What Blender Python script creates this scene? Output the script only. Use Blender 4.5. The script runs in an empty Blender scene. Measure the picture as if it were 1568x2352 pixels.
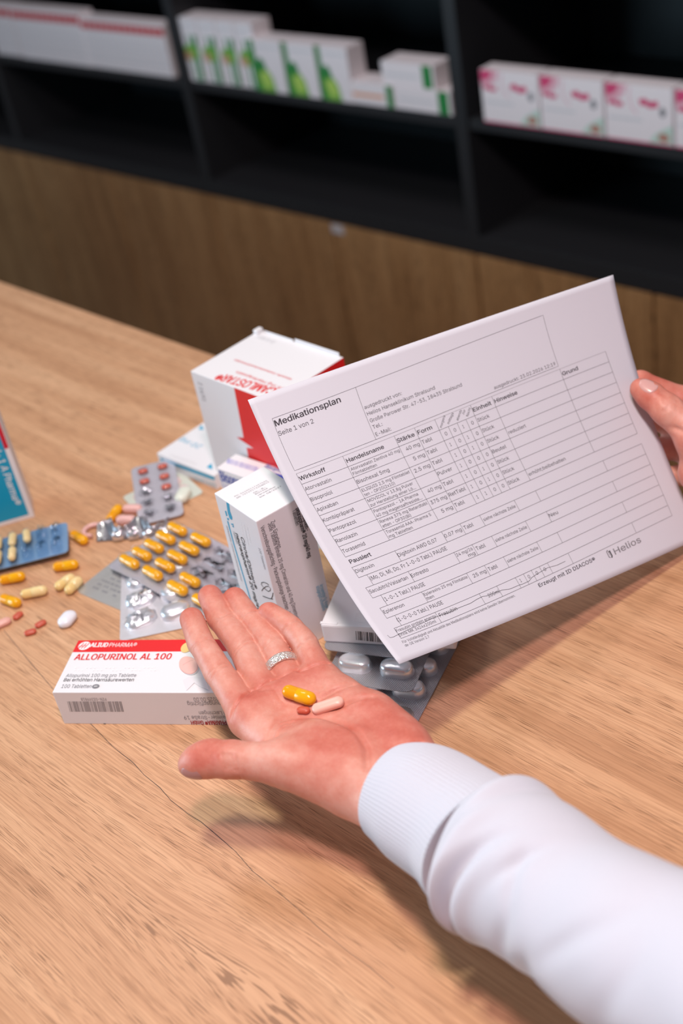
import bpy, bmesh, math, random
import numpy as np
from mathutils import Vector, Matrix
from mathutils.bvhtree import BVHTree
S = bpy.context.scene
COL = S.collection
rnd = random.Random(7)

# ---------------------------------------------------------------- camera
FPX, CX, CY, HC = 2925.634, 784.0, 1176.0, 0.615
R = np.array([[0.711643485596703, 0.30171117451817947, -0.634455606467967],
              [0.6836910353746929, -0.5052123592168083, 0.5266184959179343],
              [-0.1616481288356154, -0.8085362325000948, -0.5658083095700317]])
CAM = np.array([0.0, 0.0, HC])        # counter top is z = 0
cd = bpy.data.cameras.new('camera'); cam = bpy.data.objects.new('camera', cd); COL.objects.link(cam)
cd.sensor_fit = 'VERTICAL'; cd.sensor_height = 36.0; cd.lens = FPX / 2352 * 36.0
cd.clip_start = 0.02
cd.dof.use_dof = True; cd.dof.focus_distance = 0.845; cd.dof.aperture_fstop = 4.5
M = Matrix([[R[0, 0], -R[0, 1], -R[0, 2], CAM[0]], [R[1, 0], -R[1, 1], -R[1, 2], CAM[1]],
            [R[2, 0], -R[2, 1], -R[2, 2], CAM[2]], [0, 0, 0, 1]])
cam.matrix_world = M
S.camera = cam
# ---------------------------------------------------------------- world, lights, exposure
w = bpy.data.worlds.new('world'); S.world = w; w.use_nodes = True
w.node_tree.nodes['Background'].inputs[0].default_value = (0.66, 0.82, 1.0, 1)
w.node_tree.nodes['Background'].inputs[1].default_value = 0.12
S.view_settings.view_transform = 'Standard'; S.view_settings.look = 'None'
S.view_settings.exposure = 0.38; S.view_settings.gamma = 1.0; S.view_settings.use_curve_mapping = False

def area(name, loc, target, size, power, color, spread=180, sy=None):
    l = bpy.data.lights.new(name, 'AREA'); l.energy = power; l.color = color
    l.shape = 'RECTANGLE' if sy else 'SQUARE'; l.size = size
    if sy: l.size_y = sy
    l.spread = math.radians(spread)
    o = bpy.data.objects.new(name, l); COL.objects.link(o); o.location = loc
    o.rotation_euler = (Vector(target) - Vector(loc)).to_track_quat('-Z', 'Y').to_euler()
    return o
area('ceiling_lamp_greenish', (-0.40, 0.20, 1.45), (-0.55, 0.45, 0), 0.16, 8.9, (0.95, 1.0, 0.84))
area('ceiling_lamp_reddish', (0.02, 0.06, 1.45), (-0.55, 0.45, 0), 0.16, 9.8, (1.0, 0.68, 0.77))
area('window_daylight', (-2.25, -0.95, 0.42), (-0.6, 0.4, 0.05), 0.9, 22, (0.58, 0.84, 1.0))
area('shelf_lamp', (-1.7, 0.75, 1.75), (-1.8, 1.7, -0.1), 0.5, 9, (1.0, 0.9, 0.92))

# ---------------------------------------------------------------- pixel helpers (photo frame 1568x2352 -> points in the room)
def ray(px, py): return R @ np.array([(px - CX) / FPX, (py - CY) / FPX, 1.0])
def on(px, py, z=0.0):
    d = ray(px, py); return CAM + d * ((z - HC) / d[2])
def at(px, py, depth): return CAM + ray(px, py) * depth
def ony(px, py, y):
    d = ray(px, py); return CAM + d * (y / d[1])

# ---------------------------------------------------------------- materials
MATS = {}
def mat(name, col=(.8, .8, .8), rough=.5, metal=0, spec=.5, bump=0, bscale=800, sss=0, sub=None, coat=0):
    if name in MATS: return MATS[name]
    m = bpy.data.materials.new(name); m.use_nodes = True; nt = m.node_tree; b = nt.nodes['Principled BSDF']
    b.inputs['Base Color'].default_value = (*col, 1); b.inputs['Roughness'].default_value = rough
    b.inputs['Metallic'].default_value = metal; b.inputs['Specular IOR Level'].default_value = spec
    if coat: b.inputs['Coat Weight'].default_value = coat; b.inputs['Coat Roughness'].default_value = .08
    if sss:
        b.inputs['Subsurface Weight'].default_value = sss; b.inputs['Subsurface Radius'].default_value = sub or (1, .35, .2)
        b.inputs['Subsurface Scale'].default_value = .004
    if bump:
        tc = nt.nodes.new('ShaderNodeTexCoord'); n = nt.nodes.new('ShaderNodeTexNoise'); bp = nt.nodes.new('ShaderNodeBump')
        n.inputs['Scale'].default_value = bscale; n.inputs['Detail'].default_value = 3
        bp.inputs['Strength'].default_value = bump; bp.inputs['Distance'].default_value = .0005
        nt.links.new(tc.outputs['Object'], n.inputs['Vector']); nt.links.new(n.outputs['Fac'], bp.inputs['Height'])
        nt.links.new(bp.outputs['Normal'], b.inputs['Normal'])
    MATS[name] = m; return m

class NT:
    def __init__(s, m): s.t = m.node_tree; s.b = s.t.nodes['Principled BSDF']
    def n(s, typ, **kw):
        x = s.t.nodes.new(typ)
        for k, v in kw.items(): setattr(x, k, v)
        return x
    def l(s, a, b): s.t.links.new(a, b)
    def math(s, op, a, b=None, c=None):
        x = s.n('ShaderNodeMath', operation=op)
        for i, v in enumerate((a, b, c)):
            if v is None: continue
            if isinstance(v, (int, float)): x.inputs[i].default_value = v
            else: s.l(v, x.inputs[i])
        return x.outputs[0]
    def noise(s, vec, scale=1, detail=4, rough=.5, dist=0):
        x = s.n('ShaderNodeTexNoise'); s.l(vec, x.inputs['Vector']); x.inputs['Scale'].default_value = scale
        x.inputs['Detail'].default_value = detail; x.inputs['Roughness'].default_value = rough; x.inputs['Distortion'].default_value = dist
        return x.outputs['Fac']
    def comb(s, x, y, z=0.0):
        c = s.n('ShaderNodeCombineXYZ')
        for i, v in enumerate((x, y, z)):
            if isinstance(v, (int, float)): c.inputs[i].default_value = v
            else: s.l(v, c.inputs[i])
        return c.outputs[0]
    def ramp(s, fac, stops):
        r = s.n('ShaderNodeValToRGB'); e = r.color_ramp.elements
        while len(e) < len(stops): e.new(.5)
        for el, (p, c) in zip(e, stops): el.position = p; el.color = (*c, 1) if len(c) == 3 else c
        s.l(fac, r.inputs[0]); return r.outputs[0]
    def mix(s, fac, a, b, mode='MIX'):
        x = s.n('ShaderNodeMix', data_type='RGBA', blend_type=mode)
        for i, v in ((0, fac), (6, a), (7, b)):
            if isinstance(v, (int, float)): x.inputs[i].default_value = v
            elif isinstance(v, tuple): x.inputs[i].default_value = (*v, 1)
            else: s.l(v, x.inputs[i])
        return x.outputs[2]

def wood(name, along, across, light, mid, dark, pore, rough=.42, knots=(), fine=1.0, bump=.12):
    """oak laminate: grain runs along one axis, stream-function warp round the knots"""
    m = bpy.data.materials.new(name); m.use_nodes = True; g = NT(m)
    tc = g.n('ShaderNodeTexCoord'); sp = g.n('ShaderNodeSeparateXYZ'); g.l(tc.outputs['Object'], sp.inputs[0])
    u, v = sp.outputs[along], sp.outputs[across]
    other = sp.outputs[3 - along - across]
    for kx, ky, A, sx in knots:
        du = g.math('MULTIPLY', g.math('SUBTRACT', u, kx), sx); dv = g.math('SUBTRACT', v, ky)
        r2 = g.math('ADD', g.math('ADD', g.math('MULTIPLY', du, du), g.math('MULTIPLY', dv, dv)), A * 1.15)
        v = g.math('ADD', v, g.math('MULTIPLY', dv, g.math('DIVIDE', -A, r2)))
    lo = g.noise(g.comb(g.math('MULTIPLY', u, 2.2), g.math('MULTIPLY', v, 9), other), 1, 2)
    v = g.math('ADD', v, g.math('MULTIPLY', g.math('SUBTRACT', lo, .5), .016))
    n1 = g.noise(g.comb(g.math('MULTIPLY', u, 2.0), g.math('MULTIPLY', v, 42 * fine), other), 1, 6, .62)
    n2 = g.noise(g.comb(g.math('MULTIPLY', u, 11), g.math('MULTIPLY', v, 700 * fine), other), 1, 3, .6)
    n3 = g.noise(g.comb(g.math('MULTIPLY', u, 48), g.math('MULTIPLY', v, 2000 * fine), g.math('MULTIPLY', other, 48)), 1, 1, .5)
    n4 = g.noise(g.comb(g.math('MULTIPLY', u, 5), g.math('MULTIPLY', v, 120 * fine), other), 1, 2, .5)
    base = g.ramp(n1, [(.28, dark), (.48, mid), (.70, light)])
    streak = g.ramp(n2, [(.36, (1.03, 1.03, 1.03)), (.50, (.96, .95, .94)), (.64, (.80, .755, .71))])
    c = g.mix(1.0, base, streak, 'MULTIPLY')
    pm = g.ramp(n3, [(.545, (0, 0, 0)), (.62, (1, 1, 1))])
    gate = g.ramp(n4, [(.38, (.15, .15, .15)), (.58, (.95, .95, .95))])
    pf = g.math('MULTIPLY', pm, gate)
    c = g.mix(pf, c, pore)
    g.l(c, g.b.inputs['Base Color']); g.b.inputs['Roughness'].default_value = rough
    bp = g.n('ShaderNodeBump'); bp.inputs['Strength'].default_value = bump; bp.inputs['Distance'].default_value = .0006
    g.l(g.math('SUBTRACT', n2, g.math('MULTIPLY', pf, .8)), bp.inputs['Height']); g.l(bp.outputs['Normal'], g.b.inputs['Normal'])
    return m

CARD = mat('white_card', (.79, .785, .81), .42, bump=.05)
INK = mat('black_ink', (.03, .028, .03), .6)
GREYINK = mat('grey_ink', (.23, .23, .25), .6)
PALEINK = mat('pale_grey_ink', (.62, .62, .65), .5)
REDINK = mat('red_print', (.74, .010, .012), .4)
CYAN = mat('cyan_print', (.0, .36, .58), .4)
BLUE = mat('blue_print', (.02, .07, .38), .4)
LILAC = mat('lilac_print', (.30, .30, .62), .5)
GREEN = mat('green_print', (.02, .22, .05), .45)
LEAF = mat('leaf_green_print', (.16, .42, .06), .5)
WHITEINK = mat('white_print', (.88, .88, .88), .4)

# ---------------------------------------------------------------- object helpers
def tag(o, label=None, cat=None, group=None, kind=None):
    if label: o['label'] = label
    if cat: o['category'] = cat
    if group: o['group'] = group
    if kind: o['kind'] = kind
    return o
def empty(name, loc=(0, 0, 0), rz=0.0, label=None, cat=None, group=None):
    o = bpy.data.objects.new(name, None); COL.objects.link(o); o.location = loc; o.rotation_euler = (0, 0, rz)
    o.empty_display_size = .02
    return tag(o, label, cat, group)
def link(name, me, mats, parent=None, smooth=False, loc=None, rot=None):
    o = bpy.data.objects.new(name, me); COL.objects.link(o)
    for m in (mats if isinstance(mats, (list, tuple)) else [mats]): me.materials.append(m)
    if smooth: me.polygons.foreach_set('use_smooth', [True] * len(me.polygons))
    if parent: o.parent = parent
    if loc is not None: o.location = loc
    if rot is not None: o.rotation_euler = rot
    return o
class MB:
    """collects vertices, faces and material slots of ONE mesh"""
    def __init__(s): s.v = []; s.f = []; s.mi = []; s.sm = []; s.mats = []
    def slot(s, m):
        if m not in s.mats: s.mats.append(m)
        return s.mats.index(m)
    def add(s, V, F, m, smooth=False):
        k = len(s.v); s.v += [tuple(map(float, p)) for p in V]; i = s.slot(m)
        for f in F: s.f.append([k + j for j in f]); s.mi.append(i); s.sm.append(smooth)
    def bm(s, b, m, smooth=False):
        b.verts.index_update(); s.add([v.co for v in b.verts], [[v.index for v in f.verts] for f in b.faces], m, smooth); b.free()
    def box(s, lo, hi, m, bev=0, seg=2):
        b = bmesh.new(); lo, hi = np.array(lo), np.array(hi)
        bmesh.ops.create_cube(b, size=1)
        for v in b.verts: v.co = Vector((lo + hi) / 2 + np.array(v.co) * (hi - lo))
        if bev: bmesh.ops.bevel(b, geom=b.edges[:], offset=bev, segments=seg, affect='EDGES', profile=.6)
        s.bm(b, m)
    def build(s, name, parent=None, loc=None, rot=None):
        me = bpy.data.meshes.new(name); me.from_pydata(s.v, [], s.f)
        o = link(name, me, s.mats, parent, False, loc, rot)
        me.polygons.foreach_set('material_index', s.mi); me.polygons.foreach_set('use_smooth', s.sm); me.update()
        return o

# text outlines as flat polygons: letter contours (advance, then x y pairs in 1/500 of the type size)
GLY = {}
for _l in r'''
(137|45 103 50 162 66 221 88 270 118 270 95 214 81 157 76 103 80 57 94 8 118 -48 88 -48 69 -11 56 27 47 66
)137|19 -48 43 9 57 58 61 103 56 157 41 214 19 270 48 270 71 221 86 162 92 103 89 65 81 27 67 -11 48 -48
,94|19 -60 34 36 68 36 42 -60
-227|168 122 168 94 57 94 57 122
.94|48 -2 39 -1 31 4 26 12 25 20 26 29 31 37 39 42 48 43 56 42 64 37 69 29 71 20 69 12 64 4 56 -1
/125|117 266 36 -38 7 -38 89 266
0227|113 -3 87 0 65 12 47 31 34 57 27 89 24 127 27 165 35 197 48 223 65 242 87 254 113 258 139 254 161 242 179 223 192 197 200 165 203 127 200 89 192 57 179 31 162 12 140 0|113 25 131 28 145 37 157 52 165 72 170 97 172 127 170 157 165 182 157 203 145 218 131 227 113 230 96 227 82 218 70 203 62 182 56 157 55 127 56 97 62 72 70 52 82 37 96 28
1227|38 0 38 27 195 27 195 0|138 254 138 0 106 0 106 224 105 224 43 179 43 213 99 254
2227|32 0 32 24 117 114 141 141 155 163 160 186 159 198 154 209 146 218 137 224 112 230 98 228 86 224 77 216 69 207 65 195 64 181 33 181 35 202 43 221 55 237 72 248 91 255 112 258 134 255 153 248 169 237 181 223 188 205 191 186 185 159 168 129 133 90 76 30 76 28 195 28 195 0
3227|109 -3 87 -1 66 5 49 15 35 29 26 46 22 66 55 66 57 54 63 44 72 35 83 30 109 25 138 30 149 37 157 46 163 58 165 72 163 86 158 98 150 109 137 117 121 122 101 124 78 124 78 150 144 224 144 226 35 226 35 254 186 254 186 230 106 139 106 144 132 144 154 138 172 127 185 111 194 93 196 72 194 51 185 33 172 18 154 6 133 -1
4227|20 53 20 79 123 254 155 254 54 83 54 81 207 81 207 53|141 0 141 61 141 73 141 159 171 159 171 0
5227|111 -3 89 -1 70 6 54 16 41 30 33 47 30 65 61 65 64 54 69 44 87 30 111 25 125 27 138 32 149 41 157 52 162 66 164 81 162 97 157 111 148 122 137 131 124 137 109 138 84 134 64 123 34 126 48 254 183 254 183 226 75 226 67 151 68 151 89 162 115 167 131 165 147 160 161 153 172 143 182 130 189 116 194 99 195 82 193 58 184 38 171 21 154 8 134 -1
6227|113 -3 91 -1 71 7 55 20 42 37 34 58 32 81 34 100 40 119 69 170 126 254 161 254 75 131 73 131 83 144 98 153 117 157 139 155 158 147 173 136 185 120 192 101 194 79 192 56 184 36 171 20 155 7 135 -1|113 24 127 26 139 31 149 40 157 51 162 64 164 79 162 94 157 107 149 118 139 126 127 131 113 133 99 131 87 126 77 118 69 107 64 94 62 79 64 64 69 51 77 40 87 31 99 26
7227|48 0 162 224 162 226 31 226 31 254 195 254 195 224 82 0
8227|113 -3 89 -1 68 6 50 17 37 31 29 48 26 68 28 83 33 98 40 110 51 121 63 128 76 132 76 133 59 141 46 154 38 171 35 190 38 209 45 225 57 239 73 249 92 256 113 258 134 256 153 249 169 239 181 225 188 209 191 190 188 171 180 154 167 141 150 133 150 132 164 128 176 121 186 110 194 98 199 83 200 68 198 48 189 31 176 17 158 6 137 -1|113 25 129 26 142 30 153 37 161 46 167 57 168 69 167 83 161 94 153 104 141 111 128 116 113 118 98 116 85 111 73 104 65 94 59 83 58 69 59 57 64 46 73 37 84 30 97 26|113 145 137 150 146 157 154 165 158 176 160 188 158 200 154 210 147 218 138 225 113 230 89 225 79 218 72 210 68 200 66 188 68 176 72 165 79 157 89 150
9227|113 258 135 255 155 247 171 234 184 217 192 197 194 173 192 155 186 135 158 84 100 0 65 0 151 124 154 124 144 111 128 101 109 97 87 100 69 107 53 119 41 134 34 154 32 176 34 198 42 218 55 235 71 247 91 255|113 230 99 228 87 223 77 215 69 204 64 191 63 176 64 161 69 148 77 137 87 129 99 123 113 122 127 123 139 129 149 137 157 147 162 160 164 175 162 190 157 204 150 215 139 223 127 228
:94|48 -2 39 -1 31 4 26 12 25 20 26 29 31 37 39 42 48 43 56 42 64 37 69 29 71 20 69 12 64 4 56 -1|48 135 39 137 31 142 26 149 25 158 26 167 31 174 39 179 48 181 56 179 64 174 69 167 71 158 69 149 64 142 56 137
;94|19 -60 34 36 68 36 42 -60|52 135 43 137 36 142 31 149 29 158 31 167 36 174 43 179 52 181 61 179 68 174 73 167 75 158 73 149 68 142 61 137
A240|8 0 101 254 138 254 231 0 198 0 144 151 132 186 119 236 106 185 95 151 43 0|55 71 55 99 185 99 185 71
B228|30 0 30 254 121 254 145 252 164 245 180 235 190 221 197 205 199 187 198 172 193 160 178 143 157 133 157 131 170 129 182 123 192 114 201 102 207 86 209 68 207 50 200 33 189 20 172 9 151 2 123 0|62 29 122 29 148 31 165 40 175 53 178 68 176 81 171 92 163 102 153 109 140 114 124 115 62 115|62 143 119 143 144 148 154 155 162 163 166 174 168 186 165 202 156 214 141 223 120 226 62 226
C255|134 -3 103 1 75 12 52 32 35 58 24 90 20 127 24 165 35 197 52 223 75 242 103 254 134 258 170 252 186 245 201 236 214 224 224 209 232 193 236 174 204 174 195 197 179 214 158 224 134 228 111 225 92 216 75 202 62 182 54 157 52 127 54 97 63 72 75 53 92 38 112 29 134 26 158 30 179 40 195 57 204 80 236 80 232 62 224 45 214 31 201 19 187 9 170 2 153 -2
D251|109 0 48 0 48 29 107 29 136 31 159 40 177 55 189 75 197 99 200 128 197 156 190 180 177 200 160 214 138 223 110 226 47 226 47 254 113 254 147 251 176 239 200 221 217 196 227 164 231 128 227 91 217 59 199 34 175 15 145 4|62 254 62 0 30 0 30 254
E209|30 0 30 254 186 254 186 226 62 226 62 143 178 143 178 114 62 114 62 29 188 29 188 0
F205|30 0 30 254 185 254 185 226 62 226 62 139 173 139 173 111 62 111 62 0
G260|134 -3 102 1 75 13 52 32 35 58 24 90 20 127 24 165 35 197 52 223 74 242 102 254 132 258 152 256 170 252 187 245 202 235 214 222 225 208 232 192 237 174 204 174 194 197 178 213 158 224 133 228 111 225 92 216 75 202 62 182 54 157 52 127 54 97 63 72 75 53 92 38 112 29 134 26 155 29 172 36 187 47 198 62 205 80 207 101 217 100 141 100 141 128 239 128 239 100 236 71 225 45 209 25 188 9 163 0
H258|30 0 30 254 62 254 62 144 196 144 196 254 228 254 228 0 196 0 196 116 62 116 62 0
I150|16 0 16 29 59 29 59 226 16 226 16 254 135 254 135 226 91 226 91 29 135 29 135 0
J198|93 -3 62 2 38 16 22 40 17 73 17 86 49 86 49 73 52 52 61 37 75 28 93 25 110 28 124 37 133 52 136 73 136 254 168 254 168 73 163 40 147 16 123 2
K233|52 73 52 108 70 131 87 152 106 172 182 254 224 254 116 138 114 138|30 0 30 254 62 254 62 167 62 112 62 97 62 0|186 0 94 130 114 155 224 0
L196|30 0 30 254 62 254 62 29 181 29 181 0
M314|30 0 30 254 76 254 139 94 144 79 150 61 156 42 161 24 154 24 159 41 165 61 171 79 176 94 238 254 284 254 284 0 252 0 252 145 252 163 253 184 253 207 253 229 256 229 249 205 241 181 234 161 228 145 171 0 143 0 85 145 80 160 72 181 65 204 56 229 59 229 60 208 60 186 61 164 61 145 61 0
N262|30 0 30 254 68 254 172 91 181 75 194 53 207 27 202 27 200 54 200 79 199 97 199 254 232 254 232 0 193 0 101 145 89 165 74 191 54 226 60 227 61 192 62 164 62 145 62 0
O267|133 -3 103 1 75 12 52 32 35 58 24 90 20 127 24 165 35 197 52 223 75 242 103 254 133 258 164 254 192 242 215 223 232 197 243 165 247 127 243 90 232 58 215 32 192 12 164 1|133 26 155 29 175 38 191 52 204 72 212 97 215 127 212 157 204 182 191 202 175 216 155 225 133 228 112 225 92 216 75 202 63 182 54 157 52 127 54 97 63 72 75 52 92 38 112 29
P222|30 0 30 254 118 254 144 252 166 244 183 231 195 215 202 195 204 174 202 152 195 133 183 116 166 104 144 96 118 93 62 93 62 0|62 121 116 121 134 123 149 128 159 136 167 147 171 160 172 174 171 188 167 201 159 211 148 219 134 224 116 226 62 226
Q267|123 80 156 80 185 42 192 32 234 -24 200 -24 173 13 166 23|133 -3 103 1 75 12 52 32 35 58 24 90 20 127 24 165 35 197 52 223 75 242 103 254 133 258 164 254 192 242 215 223 232 197 243 165 247 127 243 90 232 58 215 32 192 12 164 1|133 26 155 29 175 38 191 52 204 72 212 97 215 127 212 157 204 182 191 202 175 216 155 225 133 228 112 225 92 216 75 202 63 182 54 157 52 127 54 97 63 72 75 52 92 38 112 29
R224|30 0 30 254 118 254 145 252 167 244 183 232 195 217 202 198 205 176 202 154 195 136 183 120 166 109 145 101 118 99 62 99 62 0|62 128 117 128 135 129 149 133 160 141 167 150 171 162 173 176 171 190 167 202 159 212 149 220 134 224 116 226 62 226|177 0 115 115 151 115 214 0
S223|112 -4 86 -2 64 5 46 15 32 30 23 48 19 68 52 68 55 55 62 44 71 35 83 29 112 25 128 26 143 30 155 37 165 46 171 57 173 70 171 81 166 89 148 102 122 111 92 120 64 130 43 145 30 163 26 186 29 206 37 224 51 238 69 249 90 256 114 258 137 256 158 249 175 238 189 224 197 208 200 189 169 189 163 206 151 219 134 227 112 229 97 228 84 224 73 218 64 209 59 199 58 188 60 176 65 167 85 154 106 147 132 140 156 132 179 119 197 99 202 85 204 69 201 50 193 32 180 17 162 5 139 -2
T224|16 226 16 254 208 254 208 226 128 226 128 0 96 0 96 226
U259|129 -4 101 -1 77 8 57 22 42 40 33 62 30 87 30 254 62 254 62 89 64 72 70 57 80 44 94 34 110 28 129 26 149 28 165 34 179 44 188 57 194 72 196 89 196 254 229 254 229 87 226 62 216 40 201 22 182 8 157 -1
V240|102 0 8 254 42 254 96 103 108 69 124 15 117 15 133 69 145 103 197 254 231 254 139 0
W343|78 0 8 254 41 254 82 98 88 73 93 47 98 20 95 20 100 47 106 73 112 98 153 254 190 254 231 98 237 73 243 47 249 20 244 20 249 47 255 73 261 98 302 254 335 254 265 0 228 0 184 161 176 196 168 237 175 237 167 197 159 161 115 0
X237|9 0 109 142 109 118 15 254 52 254 89 200 102 181 112 164 122 146 116 146 126 164 136 181 149 200 187 254 223 254 129 119 129 143 228 0 191 0 146 65 134 83 125 98 115 116 122 116 113 98 103 83 91 65 46 0
Y236|102 0 102 104 8 254 46 254 96 172 111 146 125 115 112 115 126 146 140 172 191 254 228 254 134 104 134 0
Z219|21 0 21 23 137 193 153 215 170 238 174 227 143 226 111 226 20 226 20 254 198 254 198 231 84 64 67 40 49 17 45 27 76 28 107 29 200 29 200 0
a195|80 -4 63 -3 47 2 34 11 24 22 17 37 15 54 17 69 22 80 29 90 39 97 63 105 89 110 117 113 133 117 136 121 138 127 138 128 133 148 120 161 98 165 75 161 59 150 50 137 20 146 29 161 39 173 52 182 66 188 97 192 119 190 143 180 153 172 161 160 167 145 168 126 168 0 138 0 138 26 136 26 126 12 108 1|85 23 101 24 114 29 124 37 132 47 136 57 138 69 138 95 130 91 116 88 100 86 88 84 67 79 52 70 47 62 46 52 51 36 65 26
b212|115 -4 99 -3 86 2 69 16 59 29 56 29 56 0 26 0 26 254 57 254 57 160 59 160 69 173 86 186 98 191 115 192 137 189 156 180 173 166 185 146 193 122 195 94 193 66 185 42 173 23 157 8 137 -1|110 23 126 26 140 33 150 44 158 58 163 75 164 95 163 114 158 131 150 145 140 156 126 163 110 165 94 163 81 156 70 145 62 131 58 114 56 95 58 75 63 58 70 43 81 32 94 26
c198|104 -4 79 -1 58 8 41 23 28 43 20 66 17 94 20 122 28 146 41 165 58 180 79 189 104 192 130 189 153 178 170 161 181 138 151 131 145 145 135 155 121 162 104 165 86 162 73 155 62 144 54 129 50 112 48 94 50 75 54 59 62 44 73 33 86 26 104 23 121 26 135 33 146 44 152 59 181 51 171 28 153 11 130 0
d212|98 -4 75 -1 56 8 40 23 27 42 20 66 17 94 20 122 27 146 40 166 56 180 75 189 98 192 114 191 126 186 144 173 153 160 155 160 155 254 186 254 186 0 156 0 156 29 153 29 143 16 126 2 114 -3|102 23 118 26 132 32 142 43 150 58 154 75 156 95 154 114 150 131 142 145 132 156 118 163 102 165 86 163 72 156 62 145 54 131 50 114 48 95 50 75 54 58 62 44 73 33 86 26
e202|106 -4 80 -1 58 8 41 23 28 42 20 66 17 93 20 121 28 145 40 165 58 180 78 189 103 192 133 187 147 180 160 170 170 157 179 141 184 121 186 97 186 85 48 85 50 69 55 53 64 40 76 31 90 25 106 23 127 26 143 36 153 53 182 45 177 32 168 20 156 10 141 2 125 -3|50 110 154 110 153 119 149 134 141 147 131 157 118 163 103 165 87 163 73 157 62 147 54 135 50 121
f127|114 190 114 164 3 164 3 190|40 0 40 216 42 231 48 243 57 252 68 259 94 265 111 263 121 260 114 234 107 236 97 237 85 235 77 230 72 221 71 209 71 0
g213|103 -75 84 -74 67 -70 41 -55 25 -35 51 -20 61 -33 77 -44 103 -49 124 -46 141 -38 152 -23 156 -3 156 34 153 34 143 21 126 8 114 4 97 2 76 5 56 13 40 27 28 45 20 68 17 96 20 123 27 147 40 166 56 180 76 189 98 192 114 191 127 186 144 173 154 159 157 159 157 190 186 190 186 -4 183 -27 175 -45 162 -59 145 -68 125 -73|102 30 118 32 132 38 142 47 150 61 155 77 156 96 155 115 150 132 142 146 132 156 119 163 102 165 86 163 73 156 62 145 54 131 50 115 48 96 50 78 54 61 62 48 73 38 86 32
h205|57 113 57 0 26 0 26 254 57 254 57 144 51 144 62 166 76 181 94 189 114 192 132 190 148 184 161 174 170 160 177 142 179 120 179 0 148 0 148 118 145 137 136 152 123 161 105 165 92 163 80 159 71 151 63 141 58 129
i83|26 0 26 190 57 190 57 0|42 221 34 223 27 227 22 234 21 242 22 249 27 256 34 260 42 262 50 260 57 256 62 249 63 242 62 234 57 227 50 223
j83|26 190 57 190 57 -15 55 -31 51 -45 43 -56 32 -65 19 -70 2 -71 -5 -71 -5 -43 1 -43 12 -42 20 -36 25 -27 26 -15|42 221 34 223 27 227 22 234 20 242 22 249 27 256 34 260 42 262 50 260 57 256 61 249 63 242 61 234 57 227 50 223
k190|55 68 55 106 60 106 142 190 180 190 92 100 89 100|26 0 26 254 57 254 57 0|147 0 74 93 96 114 186 0
l95|70 -1 50 2 37 10 29 24 26 42 26 254 57 254 57 49 60 31 65 27 73 26 80 26 85 27 90 1 81 0
m305|26 0 26 190 56 190 56 148 54 148 59 162 66 173 86 188 110 193 129 190 144 180 154 166 160 147 156 147 161 160 169 172 190 187 218 193 234 191 249 186 261 177 270 164 276 148 278 128 278 0 248 0 248 127 245 145 236 156 224 163 209 165 197 164 187 160 173 145 168 124 168 0 137 0 137 130 134 144 126 156 115 163 100 165 79 160 70 154 63 145 58 133 57 119 57 0
n205|57 113 57 0 26 0 26 190 56 190 56 144 51 144 62 166 76 181 94 189 114 192 132 190 147 184 160 174 170 160 176 142 179 120 179 0 148 0 148 118 145 137 136 152 123 161 105 165 92 163 80 159 71 151 63 141 58 129
o208|104 -4 79 -1 58 8 41 23 28 43 20 66 17 94 20 122 28 146 41 165 58 180 79 189 104 192 128 189 149 180 167 165 180 146 188 122 191 94 188 66 180 43 167 23 149 8 128 -1|104 23 121 26 135 33 146 44 154 59 158 75 160 94 158 112 154 129 146 144 135 155 121 162 104 165 86 162 73 155 62 144 54 129 50 112 48 94 50 75 54 59 62 44 73 33 86 26
p212|26 -71 26 190 56 190 56 160 59 160 69 173 86 186 98 191 115 192 137 189 156 180 173 166 185 146 193 122 195 94 193 66 185 42 173 23 157 8 137 -1 115 -4 99 -3 86 2 69 16 59 29 57 29 57 -71|110 23 126 26 140 33 150 44 158 58 163 75 164 95 163 114 158 131 150 145 140 156 126 163 110 165 94 163 81 156 70 145 62 131 58 114 56 95 58 75 63 58 70 43 81 32 94 26
q212|186 -71 155 -71 155 29 153 29 143 16 126 2 114 -3 98 -4 75 -1 56 8 40 23 27 42 20 66 17 94 20 122 27 146 40 166 56 180 75 189 98 192 114 191 126 186 144 173 153 160 156 160 156 190 186 190|102 23 118 26 132 32 142 43 150 58 154 75 156 95 154 114 150 131 142 145 132 156 118 163 102 165 86 163 72 156 62 145 54 131 50 114 48 95 50 75 54 58 62 44 73 33 86 26
r130|26 0 26 190 56 190 56 160 58 160 65 173 76 184 90 190 107 192 115 192 122 192 122 161 115 162 103 163 91 161 80 157 70 151 63 142 58 131 57 118 57 0
s182|91 -4 72 -3 56 2 42 9 31 19 23 32 18 47 47 53 53 40 62 30 75 25 91 23 108 25 122 31 131 40 134 51 132 60 127 68 118 74 106 78 75 85 52 93 36 104 27 119 23 137 26 152 33 166 43 177 58 185 74 190 94 192 112 191 127 186 140 179 149 170 162 145 134 139 129 149 121 158 110 164 94 166 78 164 65 158 57 150 54 139 56 129 62 122 86 111 115 105 137 97 153 86 162 71 166 53 163 37 156 24 145 12 130 3 112 -2
t114|102 190 102 164 3 164 3 190|32 236 63 236 63 49 64 38 68 31 75 26 85 25 93 26 101 27 107 1 96 -1 84 -2 62 1 46 11 36 26 32 46
u205|91 -3 73 -1 57 5 44 15 35 29 28 47 26 69 26 190 57 190 57 72 60 52 68 37 82 28 100 25 113 27 125 31 134 38 142 48 146 61 148 76 148 190 179 190 179 0 149 0 149 46 154 46 143 23 129 8 111 0
v195|81 0 9 190 42 190 83 78 93 43 103 10 92 10 101 43 112 78 152 190 186 190 113 0
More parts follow.
